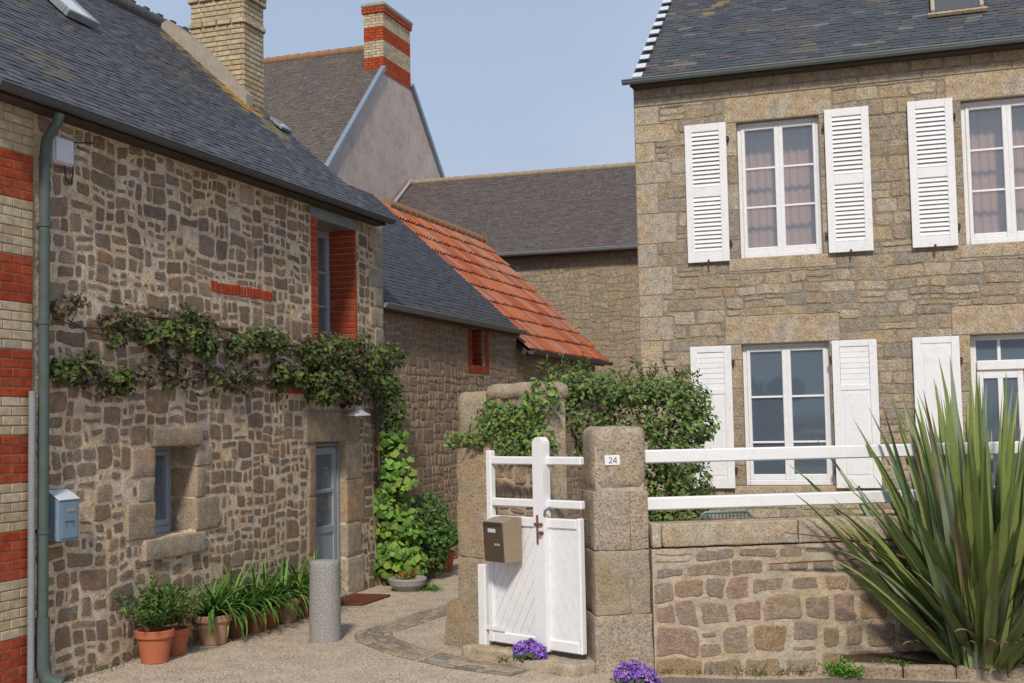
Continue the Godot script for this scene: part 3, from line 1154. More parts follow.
# ---------------------------------------------------------------- the place
func _ready() -> void:
	rng.seed = 20240
	var cam := Camera3D.new()
	cam.name = "camera"
	cam.position = Vector3(0, 2.2, 0)
	cam.rotation_degrees = Vector3(3.733, 18.875, -1.132)
	cam.fov = 30.714
	cam.near = 0.1
	cam.far = 600.0
	add_child(cam)
	cam.current = true

	var sky_mat := ProceduralSkyMaterial.new()
	sky_mat.sky_top_color = Color(0.56, 0.645, 0.765)
	sky_mat.sky_horizon_color = Color(0.715, 0.76, 0.815)
	sky_mat.sky_curve = 0.2
	sky_mat.ground_horizon_color = Color(0.55, 0.52, 0.48)
	sky_mat.ground_bottom_color = Color(0.4, 0.36, 0.32)
	sky_mat.sun_angle_max = 0.0
	var cn := FastNoiseLite.new()
	cn.seed = 12
	cn.frequency = 0.006
	cn.fractal_octaves = 5
	var cb := cn.get_seamless_image(1024, 512)
	cb.convert(Image.FORMAT_L8)
	var cover := Image.create(1024, 512, false, Image.FORMAT_RGBA8)
	for y in 512:
		for x in 1024:
			var k := clampf((cb.get_pixel(x, y).r - 0.35) * 1.6, 0.0, 1.0)
			cover.set_pixel(x, y, Color(1.0, 0.98, 0.96, k * 0.13))
	sky_mat.sky_cover = ImageTexture.create_from_image(cover)
	var sky := Sky.new()
	sky.sky_material = sky_mat
	var env := Environment.new()
	env.background_mode = Environment.BG_SKY
	env.sky = sky
	env.background_energy_multiplier = 1.0
	env.tonemap_mode = Environment.TONE_MAPPER_LINEAR
	env.tonemap_exposure = 1.2
	env.sdfgi_enabled = true
	env.ssao_enabled = true
	env.ssil_enabled = true
	var we := WorldEnvironment.new()
	we.name = "environment"
	we.environment = env
	add_child(we)

	var sun := DirectionalLight3D.new()
	sun.name = "sun"
	sun.light_energy = 0.86
	sun.light_color = Color(1.0, 0.96, 0.9)
	sun.light_angular_distance = 7.0
	sun.shadow_enabled = true
	sun.basis = Basis.looking_at(Vector3(-0.2, -0.66, -0.72).normalized())
	add_child(sun)

	make_materials()
	build_ground()
	build_left_house()
	build_outbuildings()
	build_far_buildings()
	build_right_house()
	build_garden_wall()
	build_gate()
	build_plants()
	build_small_things()

func ground_y(x: float, z: float) -> float:
	return -0.1 * smoothstep(-3.0, -1.2, x) * smoothstep(-14.0, -12.0, z)

func build_ground() -> void:
	var mb := MB.new()
	var xs := [-200.0, -60.0, -20.0, -8.0]
	for i in 33:
		xs.append(-7.5 + i * 0.25)
	for x in [2.0, 4.0, 10.0, 60.0, 200.0]:
		xs.append(x)
	var zs := [-300.0, -80.0, -36.0]
	for i in 41:
		zs.append(-20.0 + i * 0.5)
	for z in [10.0, 60.0, 200.0]:
		zs.append(z)
	for i in xs.size() - 1:
		for j in zs.size() - 1:
			var p := []
			for k in [[0, 1], [1, 1], [1, 0], [0, 0]]:
				var x: float = xs[i + k[0]]
				var z: float = zs[j + k[1]]
				p.append(Vector3(x, ground_y(x, z), z))
			mb.quad(p[0], p[1], p[2], p[3])
	structure("ground", mb, mats.ground)
	# asphalt strip of the road along the wall
	var rd := MB.new()
	var pts := [Vector2(-3.0, -9.6), Vector2(-2.6, -10.45), Vector2(-2.3, -10.8), Vector2(-0.9, -11.45), Vector2(4.0, -11.6)]
	for i in pts.size() - 1:
		var seg := 6
		for k in seg:
			var a: Vector2 = pts[i].lerp(pts[i + 1], k / float(seg))
			var b: Vector2 = pts[i].lerp(pts[i + 1], (k + 1) / float(seg))
			var ra := a.y
			var rb := b.y
			for s in 8:
				var za0 := lerpf(ra, 4.0, s / 8.0)
				var za1 := lerpf(ra, 4.0, (s + 1) / 8.0)
				var zb0 := lerpf(rb, 4.0, s / 8.0)
				var zb1 := lerpf(rb, 4.0, (s + 1) / 8.0)
				mb = rd
				rd.quad(Vector3(a.x, ground_y(a.x, za1) + 0.005, za1), Vector3(b.x, ground_y(b.x, zb1) + 0.005, zb1), Vector3(b.x, ground_y(b.x, zb0) + 0.005, zb0), Vector3(a.x, ground_y(a.x, za0) + 0.005, za0))
	structure("road", rd, mats.asphalt)
	# drainage channel of flat setts, bent round the corner
	var bed := MB.new()
	var path := [Vector2(-3.55, -10.55), Vector2(-4.2, -10.75), Vector2(-4.95, -11.2), Vector2(-5.55, -11.75), Vector2(-5.78, -12.15), Vector2(-5.72, -12.7), Vector2(-5.66, -13.5), Vector2(-5.62, -14.3), Vector2(-5.6, -15.4)]
	var curve := Curve2D.new()
	for i in path.size():
		var tan: Vector2 = (path[mini(i + 1, path.size() - 1)] - path[maxi(i - 1, 0)]) / 6.0
		curve.add_point(path[i], -tan, tan)
	var total := curve.get_baked_length()
	var steps := 60
	for i in steps:
		var a := curve.sample_baked(total * i / steps)
		var b := curve.sample_baked(total * (i + 1) / steps)
		var t0 := (curve.sample_baked(minf(total * i / steps + 0.05, total)) - curve.sample_baked(maxf(total * i / steps - 0.05, 0))).normalized()
		var t1 := (curve.sample_baked(minf(total * (i + 1) / steps + 0.05, total)) - curve.sample_baked(maxf(total * (i + 1) / steps - 0.05, 0))).normalized()
		var n0 := Vector2(-t0.y, t0.x) * 0.2
		var n1 := Vector2(-t1.y, t1.x) * 0.2
		bed.quad(Vector3(a.x - n0.x, 0.004, a.y - n0.y), Vector3(a.x + n0.x, 0.004, a.y + n0.y), Vector3(b.x + n1.x, 0.004, b.y + n1.y), Vector3(b.x - n1.x, 0.004, b.y - n1.y))
	var chan := structure("drainage_channel", bed, mats.asphalt)
	for lane in 4:
		var s := R(0, 0.1)
		while s < total - 0.1:
			var l := R(0.1, 0.3)
			var p := curve.sample_baked(minf(s + l / 2, total))
			var tg := (curve.sample_baked(minf(s + l, total)) - curve.sample_baked(s)).normalized()
			var nn := Vector2(-tg.y, tg.x)
			var wv := R(0.07, 0.1)
			var q := p + nn * (lane - 1.5) * 0.1 + nn * R(-0.012, 0.012)
			var sm := MB.new()
			sm.box(Transform3D(Basis(Vector3(tg.x, 0, tg.y), Vector3.UP, Vector3(tg.x, 0, tg.y).cross(Vector3.UP)).rotated(Vector3.UP, R(-0.06, 0.06)), Vector3(q.x, R(-0.012, -0.004), q.y)), Vector3(l - 0.02, R(0.03, 0.05), wv), 0.012)
			local(chan, "sett", sm.mesh(), mats.drain[rng.randi_range(0, 3)])
			s += l

# ---------------------------------------------------------------- left house
func build_left_house() -> void:
	var h := thing("stone_house", "rubble stone house with slate roof, banded brick corner and grey glazed door", "house", Vector3(-7.39, 0, -12))
	var f := frame_at(Vector3(-7.39, 0, 0), Vector3.RIGHT)      # u = -z
	var door := Rect2(13.93, 0.0, 0.84, 2.0)
	var small := Rect2(10.56, 1.13, 0.73, 0.9)
	var upper := Rect2(14.05, 3.2, 1.05, 1.64)
	var w := wall_slab(h, "wall", f, Rect2(8.2, -0.1, 7.8, 5.15), [door, small, upper], 0.45, mats.mortar_left)
	# dressed stones round the openings
	var holes := [door, small, upper, Rect2(8.2, -0.1, 0.6, 5.2)]
	var put := func(r: Rect2, m: Material, proud: float) -> void:
		dressed(w, "dressed_stone", r.grow_individual(0.004, 0, 0.004, 0), m, proud, 0.014, 0.3)
		holes.append(r.grow(0.015))
	put.call(Rect2(10.52, 2.03, 0.84, 0.19), mats.dressed_brown, 0.05)
	dressed(w, "window_sill", Rect2(10.36, 0.92, 1.07, 0.205), mats.dressed_grey, 0.05, 0.012, 0.3)
	holes.append(Rect2(10.36, 0.92, 1.07, 0.2))
	put.call(Rect2(10.2, 1.74, 0.36, 0.28), mats.dressed_pink, 0.02)
	put.call(Rect2(10.3, 1.5, 0.26, 0.23), mats.dressed_grey, 0.015)
	put.call(Rect2(10.12, 1.14, 0.44, 0.35), mats.dressed_brown, 0.025)
	put.call(Rect2(11.29, 1.81, 0.29, 0.21), mats.dressed_grey, 0.02)
	put.call(Rect2(11.29, 1.49, 0.17, 0.31), mats.dressed_pink, 0.02)
	put.call(Rect2(11.29, 1.14, 0.42, 0.34), mats.dressed_brown, 0.022)
	put.call(Rect2(13.65, 2.0, 1.5, 0.4), mats.dressed_brown, 0.035)
	for q in [[0.0, 0.48, 0.5], [0.5, 0.42, 0.42], [0.94, 0.55, 0.52], [1.5, 0.48, 0.46]]:
		put.call(Rect2(14.77, q[0], q[2], q[1]), [mats.dressed_grey, mats.dressed_pink, mats.dressed, mats.dressed_pink][rng.randi_range(0, 3)], 0.02)
	for q in [[0.0, 0.6, 0.16], [0.62, 0.7, 0.2], [1.34, 0.64, 0.16]]:
		put.call(Rect2(13.93 - q[2], q[0], q[2], q[1]), mats.stone_dark[2], 0.018)
	put.call(Rect2(12.2, 4.75, 0.26, 0.2), mats.coping, 0.02)
	# corner stones under the eaves at the far end
	for i in 9:
		var lw := 0.42 if i % 2 == 0 else 0.28
		put.call(Rect2(16.0 - lw, 2.45 + i * 0.28, lw, 0.26), [mats.dressed_brown, mats.dressed, mats.dressed_grey][rng.randi_range(0, 2)], 0.012)
	# rows of small bricks
	for b in [[11.58, 12.88, 3.68, 0.115], [13.02, 13.64, 2.6, 0.1]]:
		var x: float = b[0]
		while x < b[1] - 0.02:
			var bm := MB.new()
			var sk := R(-0.01, 0.01)
			bm.bx(x + 0.006, x + 0.058, b[2] + sk, b[2] + b[3] + sk, -0.05, R(0.012, 0.02), 0.006)
			local(w, "brick", bm.mesh(), mats.brick_red[rng.randi_range(0, 3)])
			x += 0.065
		holes.append(Rect2(b[0], b[2] - 0.01, b[1] - b[0], b[3] + 0.02))
	holes.append(Rect2(13.85, 3.2, 0.2, 1.75))
	holes.append(Rect2(15.1, 3.2, 0.06, 1.75))
	var face := Rect2(8.85, -0.02, 7.14, 5.0)
	var cells := broken(face, Vector2(0.4, 0.25), 0.07)
	lay_fitted(w, "stone", holes, cells, mats.stone_dark, Vector2(0.02, 0.08), Vector2(0.003, 0.012), 300, 0.03, 0.07)
	# banded brick corner
	var band := func(y: float) -> Material:
		var ys := [4.62, 4.2, 3.72, 3.31, 2.93, 2.54, 2.15, 1.75, 1.34, 0.95, 0.52, -0.2]
		for i in ys.size():
			if y > ys[i]:
				return (mats.brick_cream if i % 2 == 0 else mats.brick_red)[rng.randi_range(0, 3)]
		return mats.brick_red[0]
	var back := MB.new()
	back.bx(8.2, 8.8, -0.1, 5.04, -0.02, 0.006)
	local(w, "brick_bedding", back.mesh(), mats.brick_mortar)
	bricks(w, 8.2, 8.79, 0.0, 5.0, 0.081, 0.225, band, 0.016)
	# brick jambs of the upper window, face and reveal
	bricks(w, 13.86, 14.05, 3.2, 4.9, 0.078, 0.2, func(_y): return mats.brick_red[rng.randi_range(0, 3)], 0.012)
	for sd in [[14.05, 1.0], [15.1, -1.0]]:
		var n := 21
		for i in n:
			var bm := MB.new()
			var y := 3.2 + i * 1.64 / n
			var u: float = sd[0]
			bm.bx(u - 0.03 if sd[1] > 0 else u - 0.012, u + 0.012 if sd[1] > 0 else u + 0.045, y + 0.004, y + 1.64 / n - 0.004, -0.39, 0.013 if sd[1] < 0 else -0.005, 0.006)
			local(w, "brick", bm.mesh(), mats.brick_red[rng.randi_range(0, 3)])
	var lm := MB.new()
	lm.bx(13.86, 15.18, 4.84, 4.98, -0.3, 0.02, 0.01)
	local(w, "lintel", lm.mesh(), mats.zinc)
	# windows and door
	casement(h, f, Rect2(14.07, 3.2, 1.01, 1.63), 0.36, [0.33, 0.66], null, "tall narrow blue-grey casement between red brick jambs", mats.blue_grey)
	casement(h, f, small, 0.3, [], null, "small blue-grey casement above a granite sill", mats.blue_grey)
	var d := Node3D.new()
	d.name = "door"
	h.add_child(d)
	d.transform = to_world(h).affine_inverse() * f
	var db := MB.new()
	var z := -0.1
	db.bx(13.94, 13.99, 0.02, 1.99, z - 0.06, z + 0.02, 0.006)
	db.bx(14.71, 14.77, 0.02, 1.99, z - 0.06, z + 0.02, 0.006)
	db.bx(13.99, 14.71, 1.94, 1.99, z - 0.06, z + 0.015, 0.006)
	local(d, "door_frame", db.mesh(), mats.zinc)
	db = MB.new()
	db.bx(14.0, 14.09, 0.03, 1.93, z - 0.04, z, 0.006)
	db.bx(14.61, 14.7, 0.03, 1.93, z - 0.04, z, 0.006)
	db.bx(14.09, 14.61, 0.03, 0.15, z - 0.04, z - 0.002, 0.006)
	db.bx(14.09, 14.61, 0.83, 0.93, z - 0.04, z - 0.002, 0.006)
	db.bx(14.09, 14.61, 1.35, 1.4, z - 0.04, z - 0.002, 0.006)
	db.bx(14.09, 14.61, 1.84, 1.93, z - 0.04, z - 0.002, 0.006)
	local(d, "door_leaf", db.mesh(), mats.grey_paint)
	db = MB.new()
	db.bx(14.09, 14.61, 0.15, 0.83, z - 0.03, z - 0.015, 0.004)
	local(d, "door_panel", db.mesh(), mats.grey_paint)
	for q in [[0.93, 1.35], [1.4, 1.84]]:
		var pm := MB.new()
		for zz in [z - 0.015, z - 0.028]:
			pm.quad(Vector3(14.09, q[0], zz), Vector3(14.61, q[0], zz), Vector3(14.61, q[1], zz), Vector3(14.09, q[1], zz))
		local(d, "pane", pm.mesh(), mats.glass)
	db = MB.new()
	db.tube([Vector3(14.05, 1.02, z), Vector3(14.05, 1.02, z + 0.05), Vector3(14.15, 1.02, z + 0.05)], [0.01, 0.01, 0.009], 8)
	local(d, "handle", db.mesh(), mats.zinc)
	dressed(w, "door_step", Rect2(13.85, 0.0, 1.0, 0.035), mats.dressed_grey, 0.06, 0.01, 0.4)
	# the rest of the shell
	var shell := MB.new()
	shell.bx(-13.7, -7.84, -0.1, 5.0, -8.65, -8.2)
	shell.bx(-13.7, -7.84, -0.1, 5.0, -16.0, -15.6)
	shell.bx(-14.1, -13.7, -0.1, 5.0, -16.0, -8.2)
	shell.prism(PackedVector2Array([Vector2(-13.9, 4.98), Vector2(-7.4, 4.98), Vector2(-10.65, 7.95)]), Transform3D(), -15.99, -15.6)
	shell.prism(PackedVector2Array([Vector2(-13.9, 4.98), Vector2(-7.4, 4.98), Vector2(-10.65, 7.95)]), Transform3D(), -8.6, -8.21)
	part(h, "end_wall", shell, mats.mortar_left)
	var fl := MB.new()
	fl.bx(-13.7, -7.84, 2.6, 2.75, -15.6, -8.65)
	part(h, "floor", fl, mats.floorboards)
	var inner := MB.new()
	inner.bx(-9.6, -9.5, 0.0, 4.95, -15.6, -8.65)
	part(h, "partition", inner, mats.room)
	# roof
	var up := Vector3(-10.55 + 7.17, 8.15 - 5.08, 0)
	var rise := up.length()
	up = up.normalized()
	var along := Vector3(0, 0, -1)
	var nn := along.cross(up)
	if nn.y < 0:
		nn = -nn
	var eave := Vector3(-7.17, 5.08, -8.05)
	var roof := slab(h, "roof", eave - nn * 0.05, along, up, 7.72, rise, 0.05, mats.roof_board)
	slab(h, "rear_roof", Vector3(-13.95, 5.06, -8.05) - Vector3(0, 0.03, 0), along, Vector3(-up.x, up.y, 0), 7.9, rise, 0.1, mats.slate)
	var lich := FastNoiseLite.new()
	lich.seed = 9
	lich.frequency = 0.8
	var patch := func(c: Color, a: float, s: float) -> Color:
		var k := lich.get_noise_2d(a, s)
		var dv := a - 7.0
		if absf(dv) < 0.45 and s > 1.7 and s < 4.2 and rng.randf() < 0.95 - absf(dv) * 1.5:
			return Color(0.42, 0.25, 0.05) if s < 2.9 and s > 2.1 and rng.randf() < 0.8 else Color(0.24, 0.2, 0.1)
		if k > 0.38:
			return c.lerp(Color(0.17, 0.15, 0.1), 0.6)
		return c
	slates(roof, "slates", eave - nn * 0.045, along, up, 7.71, rise, 0.095, 0.19, 0.007, [[0.085, 0.09, 0.108], [0.075, 0.08, 0.1], [0.1, 0.103, 0.118], [0.09, 0.085, 0.095], [0.115, 0.115, 0.125]], mats.slate, patch)
	var rx := -10.56
	for i in 24:
		var z0 := -8.08 - i * 0.33
		if z0 < -15.9:
			break
		var rm := MB.new()
		rm.tube([Vector3(rx, 8.1, z0), Vector3(rx, 8.1, z0 - 0.32)], [0.13, 0.12], 10)
		rm.bx(rx - 0.025, rx + 0.025, 8.2, 8.27, z0 - 0.3, z0 - 0.18, 0.01)
		local(roof, "ridge_tile", rm.mesh(), mats.zinc_dark, to_world(roof).affine_inverse())
	# rooflights
	for s in [[3.45, 2.75, 0.55, 0.75], [7.35, 2.0, 0.3, 0.25]]:
		var sk := Node3D.new()
		sk.name = "rooflight"
		roof.add_child(sk, true)
		sk.transform = to_world(roof).affine_inverse() * Transform3D(Basis(along, up, nn), eave + along * s[0] + up * s[1])
		var sb := MB.new()
		var hh: float = 0.07 if s[2] > 0.5 else 0.025
		sb.bx(0, s[2], 0, 0.06, -0.02, hh, 0.008)
		sb.bx(0, s[2], s[3] - 0.06, s[3], -0.02, hh, 0.008)
		sb.bx(0, 0.05, 0.06, s[3] - 0.06, -0.02, hh, 0.008)
		sb.bx(s[2] - 0.05, s[2], 0.06, s[3] - 0.06, -0.02, hh, 0.008)
		local(sk, "frame", sb.mesh(), mats.zinc)
		sb = MB.new()
		sb.bx(0.05, s[2] - 0.05, 0.06, s[3] - 0.06, -0.01, hh - 0.02)
		local(sk, "pane", sb.mesh(), mats.plastic_white)
	gutter(h, Vector3(-7.13, 5.05, -8.05), Vector3(-7.13, 5.05, -15.78), 0.055, mats.zinc_dark)
	var fas := MB.new()
	fas.bx(-7.385, -7.21, 4.985, 5.0, -15.76, -8.06)
	part(h, "soffit_board", fas, mats.roof_board)
	# chimney astride the far verge
	var ch := Node3D.new()
	ch.name = "chimney"
	h.add_child(ch)
	ch.transform = to_world(h).affine_inverse()
	var core := MB.new()
	core.bx(-9.995, -9.145, 6.2, 9.3, -15.755, -15.205)
	local(ch, "chimney_core", core.mesh(), mats.brick_mortar)
	var by := []
	for i in 4:
		by.append(MB.new())
	var yy := 6.3
	var row := 0
	while yy < 9.3:
		var o := 0.0
		if absf(yy - 7.95) < 0.04:
			o = 0.03
		if yy > 8.27:
			o = 0.04
		if yy > 8.4:
			o = 0.08
		for sd in 4:
			var ln := 0.86 if sd % 2 == 0 else 0.56
			var x := -ln / 2 - (0.0 if row % 2 == 0 else 0.055)
			while x < ln / 2 - 0.01:
				var a := maxf(x, -ln / 2)
				var b := minf(x + 0.22, ln / 2)
				x += 0.22
				if b - a < 0.02:
					continue
				var bb := Basis(Vector3.UP, sd * PI / 2)
				var off := (0.28 if sd % 2 == 0 else 0.43) + o
				by[rng.randi_range(0, 3)].box(Transform3D(bb, Vector3(-9.57, yy + 0.0375, -15.48) + bb * Vector3((a + b) / 2 * (1 + o * 2.2), 0, off - 0.03)), Vector3(b - a - 0.012, 0.063, 0.08), 0.006)
		yy += 0.075
		row += 1
	var cm := ArrayMesh.new()
	for i in 4:
		by[i].add_to(cm)
	var cb := local(ch, "chimney_bricks", cm, null)
	for i in 4:
		cb.set_surface_override_material(i, mats.brick_cream[i])
	cb.set_meta("kind", "stuff")
	var fm := MB.new()
	var p0 := Vector3(-10.45, 8.06, -15.1)
	var p1 := Vector3(-9.08, 6.8, -15.1)
	fm.prism(PackedVector2Array([Vector2(-10.5, 8.05), Vector2(-9.05, 6.73), Vector2(-9.05, 6.9), Vector2(-9.5, 7.42), Vector2(-9.9, 7.8), Vector2(-10.35, 8.12)]), Transform3D(), -15.3, -15.12)
	local(ch, "cement_flaunching", fm.mesh(), mats.cement)
	# downpipe
	var dp := MB.new()
	dp.tube([Vector3(-7.13, 4.96, -8.82), Vector3(-7.15, 4.88, -8.82), Vector3(-7.28, 4.75, -8.84), Vector3(-7.3, 4.62, -8.84), Vector3(-7.3, 0.3, -8.84)], [0.045, 0.047, 0.047, 0.047, 0.047], 12)
	var dpm := part(h, "downpipe", dp, mats.zinc_green)
	for y in [4.0, 3.15, 1.35, 0.45]:
		var rb := MB.new()
		rb.tube([Vector3(-7.3, y - 0.02, -8.84), Vector3(-7.3, y + 0.02, -8.84)], [0.056, 0.056], 12)
		rb.bx(-7.39, -7.33, y - 0.015, y + 0.015, -8.855, -8.825)
		local(dpm, "pipe_bracket", rb.mesh(), mats.zinc_green)
	var sh := MB.new()
	sh.tube([Vector3(-7.3, 0.62, -8.84), Vector3(-7.3, 0.2, -8.84), Vector3(-7.27, 0.1, -8.85), Vector3(-7.15, 0.05, -8.9)], [0.06, 0.062, 0.062, 0.06], 12)
	local(dpm, "pipe_shoe", sh.mesh(), mats.zinc_green)
	var wp := MB.new()
	wp.tube([Vector3(-7.32, 2.55, -8.72), Vector3(-7.32, 0.0, -8.72)], [0.03, 0.03], 10)
	part(h, "cable_pipe", wp, mats.zinc)

# ---------------------------------------------------------------- outbuildings along the lane
func build_outbuildings() -> void:
	var h := thing("outbuilding", "low rubble stone outbuilding with slate roof and tiny brick-framed window", "outbuilding", Vector3(-7.55, 0, -19))
	var f := frame_at(Vector3(-7.55, 0, 0), Vector3.RIGHT)
	var hole := Rect2(19.95, 3.2, 0.62, 0.66)
	var w := wall_slab(h, "wall", f, Rect2(16.02, -0.1, 6.3, 3.98), [hole], 0.4, mats.mortar_annex)
	var face := Rect2(16.02, 0, 6.28, 3.85)
	lay_fitted(w, "stone", [Rect2(19.72, 3.06, 1.08, 0.8)], broken(face, Vector2(0.42, 0.26), 0.09), mats.stone_annex, Vector2(0.025, 0.06), Vector2(0.004, 0.016), 300, 0.015)
	var red := func(_y): return mats.brick_red[rng.randi_range(0, 3)]
	bricks(w, 19.74, 19.95, 3.2, 3.86, 0.078, 0.21, red)
	bricks(w, 20.57, 20.78, 3.2, 3.86, 0.078, 0.21, red)
	bricks(w, 19.74, 20.78, 3.07, 3.2, 0.13, 0.075, red)
	for i in 8:
		var bm := MB.new()
		bm.bx(20.56, 20.6, 3.2 + i * 0.0825 + 0.004, 3.2 + (i + 1) * 0.0825 - 0.004, -0.36, -0.055, 0.005)
		local(w, "brick", bm.mesh(), mats.brick_red[rng.randi_range(0, 3)])
	var dk := MB.new()
	dk.bx(19.95, 20.57, 3.2, 3.86, -0.42, -0.34)
	local(w, "boarding", dk.mesh(), mats.roof_board)
	var up := Vector3(-9.8 + 7.46, 6.18 - 3.99, 0).normalized()
	var along := Vector3(0, 0, -1)
	var eave := Vector3(-7.42, 3.97, -16.02)
	var roof := slab(h, "roof", eave - Vector3(0, 0.07, 0), along, up, 6.28, 4.2, 0.1, mats.roof_board)
	slates(roof, "slates", eave - Vector3(0, 0.065, 0), along, up, 6.28, 4.2, 0.11, 0.2, 0.007, [[0.075, 0.075, 0.085], [0.065, 0.066, 0.078], [0.085, 0.083, 0.09], [0.08, 0.075, 0.08]], mats.slate)
	gutter(h, Vector3(-7.4, 3.93, -16.02), Vector3(-7.4, 3.93, -22.34), 0.07, mats.zinc)
	var gb := MB.new()
	gb.bx(-12.0, -7.95, -0.1, 3.8, -22.3, -22.0)
	part(h, "end_wall", gb, mats.mortar_annex)

	var b := thing("outbuilding", "rubble stone annexe with orange-red interlocking tile roof", "outbuilding", Vector3(-7.6, 0, -25))
	var f2 := frame_at(Vector3(-7.6, 0, 0), Vector3.RIGHT)
	var w2 := wall_slab(b, "wall", f2, Rect2(22.33, -0.1, 5.9, 3.6), [], 0.4, mats.mortar_annex)
	var face2 := Rect2(22.33, 0, 5.9, 3.5)
	lay_fitted(w2, "stone", [], broken(face2, Vector2(0.42, 0.29), 0.1), mats.stone_annex, Vector2(0.025, 0.06), Vector2(0.004, 0.016), 200, 0.015)
	var up2 := Vector3(-10.39 + 7.3, 6.66 - 3.6, 0)
	var rise := up2.length()
	up2 = up2.normalized()
	var e2 := Vector3(-7.28, 3.6, -22.36)
	var n2 := along.cross(up2)
	if n2.y < 0:
		n2 = -n2
	var r2 := slab(b, "roof", e2 - n2 * 0.08, along, up2, 5.92, rise, 0.1, mats.roof_board)
	slab(b, "rear_roof", Vector3(-13.5, 3.55, -22.36), along, Vector3(-up2.x, up2.y, 0), 5.92, rise, 0.1, mats.roof_board)
	# interlocking tiles
	var rows := 9
	var ex := rise / rows
	var tw := 0.296
	var tm := MB.new()
	var prof := [[0.0, 0.01], [0.03, 0.055], [0.07, 0.06], [0.1, 0.018], [0.16, 0.01], [0.19, 0.05], [0.23, 0.055], [0.26, 0.014], [0.285, 0.0]]
	for i in prof.size() - 1:
		var a: Array = prof[i]
		var c: Array = prof[i + 1]
		var lift := 0.055
		tm.quad(Vector3(a[0], 0, a[1] + lift), Vector3(c[0], 0, c[1] + lift), Vector3(c[0], ex * 1.04, c[1]), Vector3(a[0], ex * 1.04, a[1]))
		tm.quad(Vector3(a[0], 0, a[1] + lift - 0.035), Vector3(c[0], 0, c[1] + lift - 0.035), Vector3(c[0], 0, c[1] + lift), Vector3(a[0], 0, a[1] + lift))
	var tile_mesh := tm.mesh()
	var rb := Basis(along, up2, n2)
	for i in rows:
		for j in 20:
			var t := Transform3D(rb * Basis(Vector3.BACK, R(-0.012, 0.012)), e2 - n2 * 0.08 + up2 * (i * ex + R(-0.01, 0.01)) + along * (j * tw) + n2 * R(-0.004, 0.008))
			local(r2, "tile", tile_mesh, mats.red_tile[rng.randi_range(0, 4) if rng.randf() < 0.85 else 4], to_world(r2).affine_inverse() * t)
	for j in 17:
		var z0 := -22.75 - j * 0.33
		var rm := MB.new()
		rm.tube([Vector3(-10.42, 6.65, z0), Vector3(-10.42, 6.65 + R(-0.01, 0.01), z0 - 0.33)], [0.13, 0.115], 10)
		local(r2, "ridge_tile", rm.mesh(), mats.ridge_tile, to_world(r2).affine_inverse())
	gutter(b, Vector3(-7.24, 3.55, -22.3), Vector3(-7.24, 3.55, -28.3), 0.07, mats.zinc_dark)
	var eb := MB.new()
	eb.prism(PackedVector2Array([Vector2(-13.0, 0.0), Vector2(-7.99, 0.0), Vector2(-7.99, 3.6), Vector2(-10.4, 6.3), Vector2(-13.0, 3.8)]), Transform3D(), -28.2, -27.9)
	part(b, "end_wall", eb, mats.mortar_annex)

